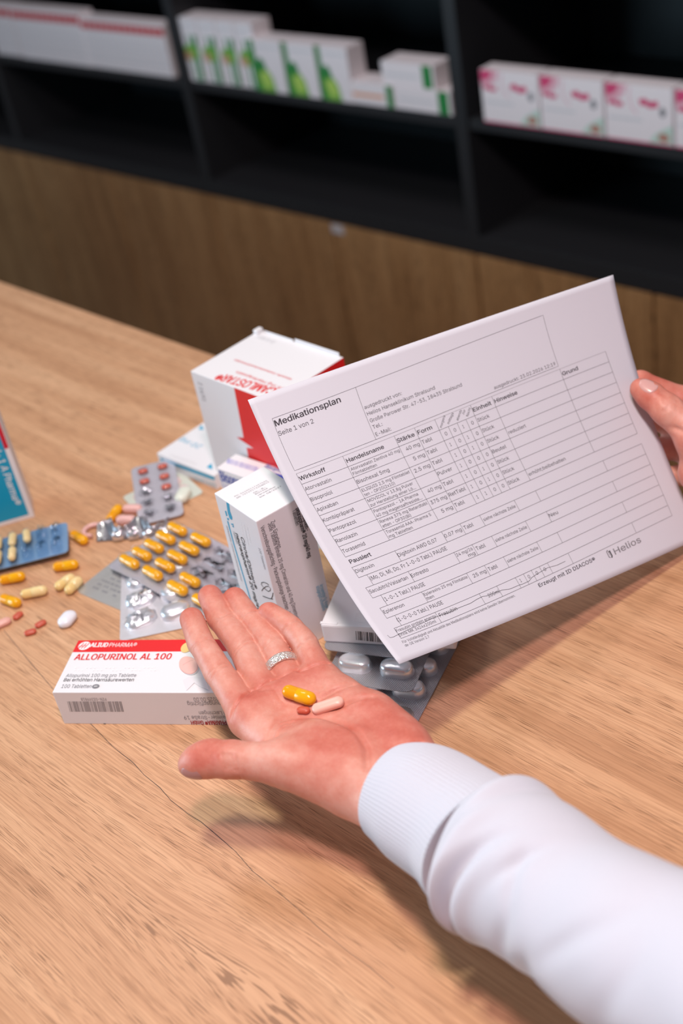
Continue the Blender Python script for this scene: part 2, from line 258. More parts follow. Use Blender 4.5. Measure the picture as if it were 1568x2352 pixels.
w284|69 0 11 190 44 190 67 107 77 68 88 21 82 21 93 67 103 107 126 190 158 190 181 107 191 68 201 21 196 21 206 68 217 107 240 190 272 190 215 0 184 0 159 86 152 112 145 140 138 169 145 169 138 140 131 112 124 86 99 0
x189|10 0 86 109 86 86 14 190 50 190 74 153 90 127 104 103 88 103 101 127 117 153 141 190 176 190 104 84 104 107 179 0 143 0 115 43 100 68 86 91 102 91 89 68 74 43 46 0
y195|24 -69 31 -43 36 -44 52 -44 65 -37 75 -18 81 -1 9 190 42 190 83 78 93 43 103 10 92 10 101 43 112 78 153 190 186 190 102 -29 88 -54 70 -68 46 -73 32 -72
z190|21 0 21 23 127 160 127 161 24 161 24 190 166 190 166 165 63 30 63 28 169 28 169 0
®231|116 59 96 61 77 67 60 76 46 88 33 103 24 120 18 139 16 158 18 178 24 197 33 214 46 229 60 241 77 250 96 256 116 258 136 256 154 250 171 241 186 229 198 214 207 197 213 178 215 158 213 139 207 120 198 103 186 88 171 76 154 67 136 61|116 83 136 86 154 93 169 105 181 121 188 139 191 158 188 178 181 196 169 212 154 224 136 231 116 234 96 231 78 224 63 212 51 196 43 178 40 158 43 139 51 121 63 105 78 93 96 86|137 113 114 156 137 156 159 113|81 113 81 204 126 204 139 201 151 191 156 175 151 158 139 147 125 144 93 144 93 159 119 159 129 163 133 175 132 182 129 186 120 189 101 189 101 113
·98|49 98 40 100 33 105 28 112 26 121 28 130 33 137 40 142 49 144 58 142 65 137 70 130 72 121 70 112 65 105 58 100
Ä240|8 0 101 254 138 254 231 0 198 0 144 151 132 186 119 236 106 185 95 151 43 0|55 71 55 99 185 99 185 71|156 286 148 288 142 292 137 299 136 306 137 314 142 321 148 325 156 326 164 325 170 321 175 314 176 306 175 299 170 292 164 288|84 286 76 288 70 292 65 299 64 306 65 314 70 321 76 325 84 326 92 325 98 321 103 314 104 306 103 299 98 292 92 288
Ö267|133 -3 103 1 75 12 52 32 35 58 24 90 20 127 24 165 35 197 52 223 75 242 103 254 133 258 164 254 192 242 215 223 232 197 243 165 247 127 243 90 232 58 215 32 192 12 164 1|133 26 155 29 175 38 191 52 204 72 212 97 215 127 212 157 204 182 191 202 175 216 155 225 133 228 112 225 92 216 75 202 63 182 54 157 52 127 54 97 63 72 75 52 92 38 112 29|170 286 162 288 155 292 151 299 149 306 151 314 155 321 162 325 170 326 177 325 184 321 188 314 190 306 188 299 184 292 177 288|98 286 90 288 83 292 79 299 77 306 79 314 83 321 90 325 98 326 105 325 112 321 116 314 118 306 116 299 112 292 105 288
Ü259|129 -4 101 -1 77 8 57 22 42 40 33 62 30 87 30 254 62 254 62 89 64 72 70 57 80 44 94 34 110 28 129 26 149 28 165 34 179 44 188 57 194 72 196 89 196 254 229 254 229 87 226 62 216 40 201 22 182 8 157 -1|165 286 158 288 151 292 147 299 145 306 147 314 151 321 158 325 165 326 173 325 180 321 184 314 186 306 184 299 180 292 173 288|94 286 86 288 79 292 75 299 73 306 75 314 79 321 86 325 94 326 101 325 108 321 112 314 114 306 112 299 108 292 101 288
ß221|61 181 61 0 30 0 30 181 35 215 50 239 71 253 98 258 114 256 130 251 144 243 156 231 163 216 166 197 162 175 154 161 146 149 143 136 144 128 149 121 163 108 181 94 196 76 200 64 202 50 200 34 193 21 183 10 170 3 154 -2 135 -3 104 1 82 10 94 37 109 29 133 25 149 27 161 32 168 41 171 52 169 61 165 69 150 83 132 97 117 113 113 124 111 136 115 153 124 165 132 177 136 194 133 210 125 221 113 227 98 229 82 227 71 218 63 203
ä195|80 -4 63 -3 47 2 34 11 24 22 17 37 15 54 17 69 22 80 29 90 39 97 63 105 89 110 117 113 133 117 136 121 138 127 138 128 133 148 120 161 98 165 75 161 59 150 50 137 20 146 29 161 39 173 52 182 66 188 97 192 119 190 143 180 153 172 161 160 167 145 168 126 168 0 138 0 138 26 136 26 126 12 108 1|85 23 101 24 114 29 124 37 132 47 136 57 138 69 138 95 130 91 116 88 100 86 88 84 67 79 52 70 47 62 46 52 51 36 65 26|131 221 123 223 116 227 112 234 110 242 112 249 116 256 123 260 131 262 138 260 145 256 149 249 151 242 149 234 145 227 138 223|59 221 51 223 44 227 40 234 38 242 40 249 44 256 51 260 59 262 66 260 73 256 77 249 79 242 77 234 73 227 66 223
ö208|104 -4 79 -1 58 8 41 23 28 43 20 66 17 94 20 122 28 146 41 165 58 180 79 189 104 192 128 189 149 180 167 165 180 146 188 122 191 94 188 66 180 43 167 23 149 8 128 -1|104 23 121 26 135 33 146 44 154 59 158 75 160 94 158 112 154 129 146 144 135 155 121 162 104 165 86 162 73 155 62 144 54 129 50 112 48 94 50 75 54 59 62 44 73 33 86 26|140 221 132 223 125 227 121 234 119 242 121 249 125 256 132 260 140 262 147 260 154 256 158 249 160 242 158 234 154 227 147 223|68 221 60 223 53 227 49 234 47 242 49 249 53 256 60 260 68 262 76 260 82 256 86 249 88 242 86 234 82 227 76 223
ü205|91 -3 73 -1 57 5 44 15 35 29 28 47 26 69 26 190 57 190 57 72 60 52 68 37 82 28 100 25 113 27 125 31 134 38 142 48 146 61 148 76 148 190 179 190 179 0 149 0 149 46 154 46 143 23 129 8 111 0|138 221 131 223 124 227 120 234 118 242 120 249 124 256 131 260 138 262 146 260 153 256 157 249 159 242 157 234 153 227 146 223|67 221 59 223 52 227 48 234 46 242 48 249 52 256 59 260 67 262 74 260 81 256 85 249 87 242 85 234 81 227 74 223
 94|
'''.strip('\n').split('\n'):
    _a, *_c = _l[1:].split('|'); GLY[_l[0]] = (int(_a), [[int(v) for v in q_.split()] for q_ in _c])
_gc = {}
def inside(p, P):
    c = False
    for a, b in zip(P, P[1:] + P[:1]):
        if (a[1] > p[1]) != (b[1] > p[1]) and p[0] < (b[0] - a[0]) * (p[1] - a[1]) / (b[1] - a[1]) + a[0]: c = not c
    return c
def glyph(ch):
    """one letter: every stroke outline filled on its own, minus the counters inside it; z keeps overlapping strokes apart"""
    if ch in _gc: return _gc[ch]
    CC = [[(c[2 * i], c[2 * i + 1]) for i in range(len(c) // 2)] for c in GLY[ch][1]]
    ar = [sum(a[0] * b[1] - b[0] * a[1] for a, b in zip(P, P[1:] + P[:1])) for P in CC]
    # a counter lies wholly inside a larger outline
    par = [next((j for j in range(len(CC)) if j != i and abs(ar[j]) > abs(ar[i]) and all(inside(p, CC[j]) for p in CC[i])), None) if ch in COUNTERS else None for i in range(len(CC))]
    VV = [np.zeros((0, 3))]; F = []; k = 0; lay = 0
    for i in range(len(CC)):
        if par[i] is not None and not (ch == '®' and par[par[i]] is not None): continue
        cu = bpy.data.curves.new('t', 'CURVE'); cu.dimensions = '2D'; cu.fill_mode = 'BOTH'
        for P in [CC[i]] + [CC[j] for j in range(len(CC)) if par[j] == i]:
            sp = cu.splines.new('POLY'); sp.points.add(len(P) - 1); sp.use_cyclic_u = True
            for q_, p in zip(sp.points, P): q_.co = (p[0] / 50, p[1] / 50, 0, 1)
        ob = bpy.data.objects.new('t', cu); me = ob.to_mesh()
        V = np.array([(v.co[0] / 10, v.co[1] / 10, lay) for v in me.vertices]).reshape(-1, 3)
        F += [[q_ + k for q_ in (p.vertices if p.normal[2] > 0 else list(p.vertices)[::-1])] for p in me.polygons]; VV.append(V); k += len(V); lay += 1
        ob.to_mesh_clear(); bpy.data.objects.remove(ob); bpy.data.curves.remove(cu)
    _gc[ch] = (np.concatenate(VV), F); return _gc[ch]
COUNTERS = set('0689aäöbdgopqeOÖQABÄDPR®')
def glyphs(txt):
    VV = [np.zeros((0, 3))]; F = []; x = 0; k = 0
    for ch in txt:
        if ch not in GLY: ch = '-'
        if GLY[ch][1]:
            V, f = glyph(ch); VV.append(V + np.array([x / 500, 0, 0])); F += [[i + k for i in q_] for q_ in f]; k += len(V)
        x += GLY[ch][0]
    return np.concatenate(VV), F
CAPH = max(v[1] for v in glyphs('H')[0])
def text2d(txt, cap, width=None, bold=0.0, ital=0.0):
    V, F = glyphs(txt); V = V.copy(); k = cap / CAPH; V[:, :2] *= k; V[:, 2] *= .000006
    if width:
        V[:, 0] -= V[:, 0].min(); V[:, 0] *= width / V[:, 0].max()
    V[:, 0] += V[:, 1] * ital
    return V, F
def heavier(bold, cap):       # heavier face: the outline printed several times with a small shift
    b_ = bold * cap / CAPH * .9
    return [(-b_, 0), (b_, 0), (0, b_ * .5), (0, -b_ * .5)] if bold else [(0, 0)]

# ---------------------------------------------------------------- the setting
FLOOR = -1.0
k1 = on(626, 2323); k2 = on(436, 2019)
OAK = wood('oak_laminate', 0, 1, (.73, .435, .25), (.635, .35, .19), (.505, .26, .133), (.30, .15, .073),
           knots=((k1[0], k1[1], .0009, .33), (k2[0], k2[1], .00002, .5)))
OAKD = wood('oak_cabinet_laminate', 2, 0, (.50, .285, .125), (.42, .225, .092), (.28, .14, .053), (.16, .08, .03), rough=.5, fine=.45)
DARK = mat('anthracite_board', (.017, .0175, .020), .45, bump=.05, bscale=300)
DARKIN = mat('anthracite_interior', (.011, .013, .016), .55)
WALLM = mat('wall_paint', (.62, .62, .62), .8, bump=.1, bscale=200)
FLOORM = mat('grey_floor', (.25, .24, .23), .55, bump=.1, bscale=60)

def struct(name, lo, hi, m):
    b = MB(); b.box(lo, hi, m); return tag(b.build(name), kind='structure')
struct('floor', (-5, -2.5, FLOOR - .1), (2.5, 2.2, FLOOR), FLOORM)
struct('wall_back', (-5, 2.04, FLOOR), (2.5, 2.16, 1.9), WALLM)
struct('wall_left', (-5, -2.5, FLOOR), (-4.88, 2.04, 1.9), WALLM)

YE = on(480, 812)[1]
ct = empty('counter', (-.9, .2, FLOOR), 0, 'long oak laminate shop counter in front of the dark shelving', 'counter')
def child_w(mb, name, root):       # geometry given in world coordinates, origin kept at the world origin
    o = mb.build(name, root); o.matrix_parent_inverse = Matrix.Translation(-root.location); return o
b = MB(); b.box((-2.6, -.35, -.04), (1.5, YE, 0), OAK, .0015)
CRACKM = mat('dark_crack', (.05, .04, .04), .7)
wt = child_w(b, 'worktop', ct)
b = MB(); b.box((-2.55, -.28, FLOOR), (1.45, YE - .06, -.0405), OAKD); child_w(b, 'base_panel', ct)
# hairline crack that follows the grain: fine dark strip set in the laminate
pts = [(8, 1447), (46, 1493), (70, 1522), (124, 1585), (170, 1626), (215, 1669), (258, 1714), (306, 1752), (330, 1779), (367, 1809), (392, 1838),
       (430, 1868), (462, 1888), (494, 1915), (540, 1955), (580, 2001), (631, 2042), (690, 2093), (742, 2140), (800, 2186), (850, 2222), (905, 2270)]
P = [on(*p, .00012) for p in pts]; V = []; F = []
for i, p in enumerate(P):
    d = P[min(i + 1, len(P) - 1)] - P[max(i - 1, 0)]; nrm = np.array([-d[1], d[0], 0]); nrm /= np.linalg.norm(nrm)
    hw = .00022 * (1 if i < 16 else .6) * (.7 + .6 * rnd.random()); V += [p + nrm * hw, p - nrm * hw]
    if i: F.append([2 * i - 2, 2 * i - 1, 2 * i + 1, 2 * i])
b = MB(); b.add(V, F, CRACKM); o = child_w(b, 'crack', ct); tag(o, 'thin dark hairline crack running along the grain')

# back cabinets and shelving
YF, SP = 1.64, .7527
XD = [-1.4535 + SP * k for k in range(-3, 4)]          # upright centres
ZT = -.364                                              # top of the wooden cabinets
cabn = ['far left', 'left', 'middle', 'right']
whoc = ['oak base cabinet under the red-topped cartons, left of the sticker', 'oak base cabinet with a small white sticker at its top edge',
        'oak base cabinet under the pink and white cartons', 'oak base cabinet at the right edge, behind the raised sheet of paper']
for k in range(-2, 3):
    x0 = XD[k + 2] if k + 2 < len(XD) else 0; x1 = x0 + SP
    i = k + 2
    if i == 4: break
    c = empty('base_cabinet', ((x0 + x1) / 2, YF + .2, FLOOR), 0,
              ['oak base cabinet at the far left below the dark shelving', whoc[0], whoc[1], whoc[2]][i], 'cabinet', 'oak base cabinets along the back wall')
    b = MB(); b.box((x0 + .002, YF + .021, FLOOR + .08), (x1 - .002, 2.03, ZT - .001), OAKD); child_w(b, 'carcass', c)
    b = MB(); b.box((x0 + .02, YF + .06, FLOOR), (x1 - .02, 2.0, FLOOR + .08), DARK); child_w(b, 'plinth', c)
    for j in range(2):
        a0 = x0 + j * SP / 2; b = MB(); b.box((a0 + .003, YF + .001, FLOOR + .085), (a0 + SP / 2 - .003, YF + .0205, ZT - .004), OAKD, .001)
        child_w(b, 'door', c)
    if i == 2:
        p = ony(774, 527, YF - .001); b = MB(); b.box((p[0] - .017, YF - .0006, p[2] - .010), (p[0] + .017, YF + .0012, p[2] + .009), mat('sticker', (.55, .53, .55), .5), .0005)
        tag(child_w(b, 'sticker', c), 'small white sticker on the door')
T = .027
sh = empty('shelf_unit', (-1.8, YF + .2, ZT), 0, 'anthracite open shelving holding medicine cartons above the oak cabinets', 'shelf')
b = MB(); b.box((XD[0] - T / 2, YF, ZT), (XD[-1] + T / 2, 2.03, ZT + .034), DARK, .001); child_w(b, 'bottom_board', sh)
ZS = -.114                                              # top of the lower shelf
for x in XD:
    b = MB(); b.box((x - T / 2, YF + .0005, ZT + .034), (x + T / 2, 2.015, .645), DARK, .001); child_w(b, 'upright', sh)
for k in range(len(XD) - 1):
    for z in (ZS, ZS + .252, ZS + .504):
        b = MB(); b.box((XD[k] + T / 2, YF + .006, z - .019), (XD[k + 1] - T / 2, 2.015, z), DARK, .001); child_w(b, 'shelf_board', sh)
b = MB(); b.box((XD[0] - T / 2, 2.015, ZT + .034), (XD[-1] + T / 2, 2.03, .645), DARKIN); child_w(b, 'back_panel', sh)
for k in (4,):                                          # price rails
    b = MB(); b.box((XD[k] + T / 2 + .002, YF - .004, ZS - .012), (XD[k + 1] - T / 2 - .002, YF + .0055, ZS - .001), mat('dark_red_rail', (.46, .01, .03), .4), .0008)
    o = child_w(b, 'shelf_rail', sh); tag(o, 'dark red rail below the pink and white cartons')
    b = MB(); b.box((XD[k] + T / 2 + .002, YF - .004, ZS + .238), (XD[k + 1] - T / 2 - .002, YF + .0055, ZS + .250), mat('dark_blue_rail', (.004, .015, .10), .4), .0008)
    o = child_w(b, 'shelf_rail', sh); tag(o, 'dark blue rail at the top right')

# ---------------------------------------------------------------- cartons with print
class Carton:
    """folding carton; local x along the face seen on the right ('front'), y to the back, z up"""
    def __init__(s, pos, yaw, dims, m=CARD, bev=.0005):
        s.pos = np.array([pos[0], pos[1], pos[2] if len(pos) > 2 else 0.0]); s.yaw = yaw; s.d = np.array(dims, float)
        c, q = math.cos(yaw), math.sin(yaw); s.R = np.array([[c, -q, 0], [q, c, 0], [0, 0, 1]])
        s.mb = MB(); s.mb.box((0, 0, 0), s.d, m, bev)
        a, bb, h = s.d
        s.fr = {'top': (np.array([0, 0, h]), np.array([1, 0, 0]), np.array([0, 1, 0])),
                'front': (np.array([0, 0, 0]), np.array([1, 0, 0]), np.array([0, 0, 1])),
                'left': (np.array([0, bb, 0]), np.array([0, -1, 0]), np.array([0, 0, 1]))}
        s.lift = {}
    def uv(s, face, px, py):
        o, ex, ey = s.fr[face]; n = np.cross(ex, ey)
        d = s.R.T @ ray(px, py); c = s.R.T @ (CAM - s.pos)
        t = ((o - c) @ n) / (d @ n); p = c + d * t - o
        return np.array([p @ ex, p @ ey])
    def put(s, face, V, F, m):
        o, ex, ey = s.fr[face]; n = np.cross(ex, ey)
        s.lift[face] = s.lift.get(face, .00008) + .000012
        V = np.asarray(V)
        z = V[:, 2:3] if V.shape[1] > 2 else 0
        s.mb.add(o + V[:, :1] * ex + V[:, 1:2] * ey + n * (s.lift[face] + z), F, m)
    def poly(s, face, pts, m, px=True):
        V = [s.uv(face, *p) for p in pts] if px else pts
        s.put(face, V, [list(range(len(V)))] if poly_ccw(V) else [list(range(len(V)))[::-1]], m)
    def rect(s, face, x0, y0, x1, y1, m): s.put(face, [(x0, y0), (x1, y0), (x1, y1), (x0, y1)], [[0, 1, 2, 3]], m)
    def text(s, face, t, p0, p1, cap, m, bold=0.0, ital=0.0, px=True):
        a, bq = (s.uv(face, *p0), s.uv(face, *p1)) if px else (np.array(p0), np.array(p1))
        d = bq - a; L = np.linalg.norm(d); d /= L; V, F = text2d(t, cap, L, bold, ital)
        for sh in heavier(bold, cap):
            W = V[:, :2] + np.array(sh); s.put(face, np.hstack([a + W[:, :1] * d + W[:, 1:2] * np.array([-d[1], d[0]]), V[:, 2:3]]), F, m)
    def stroke(s, face, pts, wd, m, px=True):
        P = [s.uv(face, *p) if px else np.array(p) for p in pts]; V = []; F = []
        for i, p in enumerate(P):
            d = P[min(i + 1, len(P) - 1)] - P[max(i - 1, 0)]; d /= np.linalg.norm(d) + 1e-9; n = np.array([-d[1], d[0]]) * wd / 2
            V += [p + n, p - n]
            if i: F.append([2 * i - 2, 2 * i - 1, 2 * i + 1, 2 * i])
        s.put(face, V, F, m)
    def bars(s, face, c00, c10, c01, n, m, seed=1, px=True):
        r = random.Random(seed); a, bx, by = [s.uv(face, *p) if px else np.array(p) for p in (c00, c10, c01)]
        ws = []
        for i in range(n): ws += [r.choice((1, 1, 2.2)), r.choice((1, 1, 2.2))]
        tot = sum(ws) - ws[-1]; x = 0; V = []; F = []
        for i in range(n):
            t0, t1 = x / tot, (x + ws[2 * i]) / tot; x += ws[2 * i] + ws[2 * i + 1]; k = len(V)
            V += [a + (bx - a) * t0, a + (bx - a) * t1, a + (bx - a) * t1 + by - a, a + (bx - a) * t0 + by - a]
            F.append([k, k + 1, k + 2, k + 3])
        s.put(face, V, F, m)
    def disc(s, face, c, rx, ry, m, ang=0, px=True, n=28):
        c = s.uv(face, *c) if px else np.array(c); t = np.linspace(0, 2 * np.pi, n, endpoint=False)
        x, y = rx * np.cos(t), ry * np.sin(t)
        s.put(face, np.stack([c[0] + x * math.cos(ang) - y * math.sin(ang), c[1] + x * math.sin(ang) + y * math.cos(ang)], 1), [list(range(n))], m)
    def dots(s, face, pts, r, m):
        t = np.linspace(0, 2 * np.pi, 8, endpoint=False); V = []; F = []
        for p in pts: F.append([len(V) + i for i in range(8)]); V += [p + r * np.array([math.cos(a), math.sin(a)]) for a in t]
        s.put(face, V, F, m)
    def done(s, name, label, cat, group=None, parts=()):
        if not parts:
            o = s.mb.build(name, None, s.pos, (0, 0, s.yaw)); return tag(o, label, cat, group)
        e = empty(name, s.pos, s.yaw, label, cat, group); s.mb.build('carton', e)
        for nm, mb in parts: mb.build(nm, e)
        return e
def poly_ccw(V):
    return sum(V[i][0] * V[(i + 1) % len(V)][1] - V[(i + 1) % len(V)][0] * V[i][1] for i in range(len(V))) > 0
def sc(x0, y0, k): return lambda x, y: (x0 + x / k, y0 + y / k)

# --- the red and white carton lying in front
q = sc(100, 1440, 3.409)
c = Carton((-.6666 * 1.025, .2653 * 1.025), math.radians(33.895), (.1333, .0557, .0311))
yb = c.uv('top', *q(228, 198))[1]
c.rect('top', .0002, yb, .1331, .0555, REDINK)
c.text('top', 'ALIUD', q(362, 157), q(497, 157), .0046, WHITEINK, .03)
c.text('top', 'PHARMA®', q(510, 157), q(722, 156), .0044, WHITEINK, .0)
l0 = c.uv('top', *q(320, 149)); c.disc('top', l0, .0047, .0046, WHITEINK, px=False)
for dx in (-.0026, -.0004, .0018):
    c.stroke('top', [l0 + (dx - .0012, -.003), l0 + (dx + .0012, .003)], .0008, REDINK, px=False)
c.stroke('top', [l0 + (-.0042, -.0008), l0 + (.0012, .0002)], .0006, REDINK, px=False)
c.text('top', 'ALLOPURINOL AL 100', q(238, 259), q(992, 254), .0062, REDINK, .02)
c.text('top', 'Allopurinol 100 mg pro Tablette', q(172, 394), q(722, 392), .0034, GREYINK)
c.text('top', 'Bei erhöhten Harnsäurewerten', q(155, 428), q(703, 427), .0034, INK)
c.text('top', '100 Tabletten', q(137, 479), q(370, 479), .0036, GREYINK)
c.disc('top', q(409, 467), .0028, .0022, GREYINK)
c.stroke('top', [q(396, 467), q(421, 465)], .0005, WHITEINK)
PILLPR = mat('pink_pill_print', (.86, .50, .45), .4); PILLPD = mat('pink_pill_print_rim', (.66, .33, .30), .4)
c.poly('top', [q(1090, 420), q(1140, 390), q(1260, 400), q(1300, 500), q(1225, 470), q(1180, 440), q(1150, 470), q(1118, 502)], mat('pale_watermark', (.74, .74, .78), .45))
pc = c.uv('top', *q(1132, 300)); ang = -.95
c.disc('top', pc + (.0012, -.0012), .0105, .0062, PALEINK, ang, px=False)
c.disc('top', pc + (.0005, -.0004), .0105, .0064, PILLPD, ang, px=False); c.disc('top', pc, .0103, .0060, PILLPR, ang, px=False)
c.stroke('top', [q(1090, 302), q(1110, 288), q(1150, 268), q(1172, 262)], .0004, PILLPD)
c.disc('top', q(1120, 163), .0042, .0056, mat('yellow_pill_print', (.80, .58, .22), .4))
EMB = mat('embossed', (.92, .91, .92), .35)
EP = []
for i in range(44):   # embossed dots
    if (i * 7) % 5 < 3: EP.append(c.uv('top', *q(250 + 30 * (i // 2) - 8 * (i % 2), 322 + 20 * (i % 2))))
c.dots('top', EP, .0006, EMB)
c.bars('front', q(185, 583), q(608, 583), q(208, 663), 44, GREYINK, 3)
c.text('front', 'PZN-03399818', q(487, 555), q(289, 556), .0027, GREYINK)
c.text('front', '02025.00.00', q(1385, 550), q(1170, 553), .0038, GREYINK)
c.text('front', 'Verschreibungspflichtig', q(1570, 585), q(1122, 587), .0036, GREYINK)
c.text('front', '89150 Laichingen', q(1520, 659), q(1213, 660), .0036, GREYINK)
c.text('front', 'Gottlieb-Daimler-Straße 19', q(1625, 692), q(1094, 696), .0036, GREYINK)
c.text('front', 'ALIUD PHARMA® GmbH', q(1545, 732), q(1150, 733), .0040, mat('dark_red_print', (.42, .02, .03), .4), .02)
c.rect('front', .0305, .0001, .0325, .0008, INK)
flap = MB(); flap.box((-.0006, .002, .0008), (0, .0537, .0300), CARD, .0002)
c.done('medicine_box', 'white carton with a red top band lying flat in front of the fingers', 'medicine box', parts=[('end_flap', flap)])

# --- tall white carton with a blue line standing on end
q = sc(340, 950, 3.564)
c = Carton((-.5783 * 1.025, .4058 * 1.025), math.radians(81.53), (.0438, .0542, .1257), bev=.0008)
c.text('top', 'PC: 04150117697030', q(712, 684), q(977, 552), .0016, GREYINK)
c.text('top', 'SN: 7076917325B842', q(728, 697), q(992, 562), .0016, GREYINK)
c.text('top', 'Ch.-B.:', q(866, 655), q(962, 606), .0016, GREYINK)
c.text('top', 'BI0965A', q(882, 665), q(982, 614), .0016, GREYINK)
c.text('top', 'verwendbar', q(900, 676), q(1047, 600), .0016, GREYINK)
c.text('top', 'bis: 08/2027', q(918, 690), q(1095, 598), .0016, GREYINK)
c.poly('left', [q(640, 724), q(663, 738), q(672, 800), q(690, 850), q(688, 872), q(668, 858), q(652, 812)], CYAN)
c.stroke('left', [q(652, 880), q(700, 1060), q(850, 1562), q(900, 1720)], .0019, CYAN)
c.poly('left', [q(628, 795), q(640, 797), q(650, 835), q(640, 840)], CYAN); c.poly('left', [q(645, 852), q(660, 856), q(664, 872), q(652, 872)], CYAN)
c.stroke('left', [q(682, 905), q(697, 905), q(700, 928), q(690, 918)], .0013, CYAN)
c.text('left', 'Cinna/Dimen®', q(756, 1003), q(868, 1420), .0045, INK, .012)
c.text('left', 'neuraxpharm® 20 mg/40 mg', q(714, 975), q(925, 1700), .0043, INK, .02)
c.text('left', 'Tabletten', q(692, 955), q(724, 1062), .0026, GREYINK)
c.text('left', 'Wirkstoffe: Cinnarizin/Dimenhydrinat', q(638, 912), q(762, 1365), .0022, GREYINK)
c.text('left', '100 Tabletten', q(903, 1095), q(952, 1268), .0026, GREYINK)
EP = []
for i in range(26):   # embossed dots
    EP.append(c.uv('left', *q(760 + 15 * (i % 4) + 6 * (i // 4) + (i % 2) * 8, 900 + 26 * (i // 4) + 12 * (i % 4))))
c.dots('left', EP, .0005, EMB)
c.stroke('left', [q(990, 1403), q(975, 1390), q(950, 1380), q(930, 1382), q(928, 1398), q(945, 1420), q(965, 1440), q(985, 1455), q(1000, 1448), q(1003, 1430), q(985, 1412), q(965, 1415), q(940, 1435), q(932, 1450)], .0006, INK)
c.stroke('left', [q(940, 1492), q(985, 1510), q(1022, 1518)], .0007, INK)
c.stroke('left', [q(1024, 1465), q(1020, 1490), q(1010, 1515)], .0006, INK)
c.stroke('left', [q(975, 1545), q(972, 1562), q(985, 1578), q(1010, 1580), q(1030, 1570)], .0007, INK)
c.text('front', 'Zum Einnehmen', q(1004, 886), q(1063, 1107), .0033, INK)
c.text('front', 'Jede Tablette enthält 20 mg Cinnarizin und 40 mg Dimenhydrinat', q(977, 902), q(1222, 1740), .0033, INK)
c.text('front', 'Verschreibungspflichtig · Packungsbeilage beachten · Nicht über', q(918, 930), q(1172, 1760), .0033, INK)
c.text('front', 'Cinna/Dimen-', q(1240, 748), q(1290, 965), .0035, INK, .02)
c.text('front', 'neuraxpharm® 20 mg/40 mg', q(1207, 780), q(1307, 1182), .0035, INK, .02)
c.text('front', 'Tabletten', q(1178, 793), q(1208, 920), .0033, INK)
c.text('front', 'Arzneimittel für Kinder', q(1401, 1406), q(1452, 1600), .0032, CYAN)
c.text('front', 'unzugänglich aufbewahren', q(1373, 1418), q(1428, 1620), .0032, CYAN)
c.done('medicine_box', 'tall white carton with a thin blue line and handwriting, standing behind the open palm', 'medicine box')

# --- big red and white carton
q = sc(420, 720, 3.733)
c = Carton((-.6943 * 1.025, .5300 * 1.025), math.radians(89.357), (.0816, .1050, .1187))
e = c.uv('left', *q(440, 645))
c.poly('left', [(e[0], .1186), c.uv('left', *q(520, 1065)), c.uv('left', *q(460, 1060)), c.uv('left', *q(605, 1157)), c.uv('left', *q(545, 1150)), c.uv('left', *q(562, 1235)),
                (c.uv('left', *q(562, 1235))[0], .0002), (.1048, .0002), (.1048, .1186)], REDINK, px=False)
c.rect('front', .0002, .0002, .0814, .1185, REDINK)
c.text('left', 'Z 16/91', q(128, 585), q(168, 745), .0052, GREYINK)
c.text('top', 'CAMLOSTAR®', q(815, 645), q(335, 512), .0105, REDINK, .02)
c.text('top', '16 mg/5 mg Hartkapseln', q(1010, 690), q(470, 494), .0036, REDINK)
c.text('top', 'Wirkstoffe: Candesartancilexetil/Amlodipin', q(940, 560), q(450, 392), .0026, REDINK)
c.text('top', 'Ch.-B.: 86057', q(800, 240), q(655, 185), .005, PALEINK)
fl = MB(); fl.box((.0805, .004, .1185), (.0813, .058, .1222), CARD, .0003); fl.box((.0800, .060, .1185), (.0808, .098, .1208), CARD, .0003)
tab = MB(); tab.box((.0735, .0995, .1180), (.0815, .1048, .1228), CARD, .0012)
c.done('medicine_box', 'big white carton with a red half and red lettering, largest of the boxes', 'medicine box', parts=[('top_flap', fl), ('corner_tab', tab)])

# --- flat white carton with a turquoise stripe, lying behind
q = sc(340, 950, 3.564)
c = Carton((-.7938 * 1.025, .5249 * 1.025), math.radians(91.82), (.105, .079, .0152))
c.text('top', '20 mg', q(452, 262), q(280, 200), .0062, CYAN, .0, .2)
c.poly('top', [q(413, 130), q(438, 93), q(456, 132)], CYAN); c.poly('top', [q(478, 440), q(520, 407), q(528, 458)], CYAN)
c.text('top', 'Filmtabletten', q(400, 410), q(185, 335), .002, PALEINK)
c.poly('left', [q(100, 362), q(545, 520), q(545, 545), q(500, 530), q(105, 385)], CYAN)
c.text('left', 'Wirkstoff: Torasemid', q(385, 545), q(560, 600), .0036, mat('pale_cyan', (.35, .62, .72), .5))
c.done('medicine_box', 'flat white carton with turquoise stripe, left of the big red and white box', 'medicine box')

# --- low white carton with a blue barcode between the tall ones
c = Carton((-.7735, .5165), math.radians(4.5), (.118, .0238, .050))
c.bars('top', q(655, 366), q(905, 440), q(640, 405), 30, LILAC, 5)
c.text('top', 'Bisoprolol', q(948, 440), q(1130, 500), .0050, BLUE, .02)
c.poly('top', [q(922, 460), q(1010, 480), q(1170, 520), q(1170, 570), q(1100, 545)], BLUE)
c.text('front', 'Bisoprolol', q(600, 548), q(850, 640), .0105, BLUE, .02)
c.text('front', '5 mg Tabletten', q(612, 600), q(800, 670), .005, LILAC)
c.done('medicine_box', 'white carton with blue lettering and barcode tucked between the tall cartons', 'medicine box')

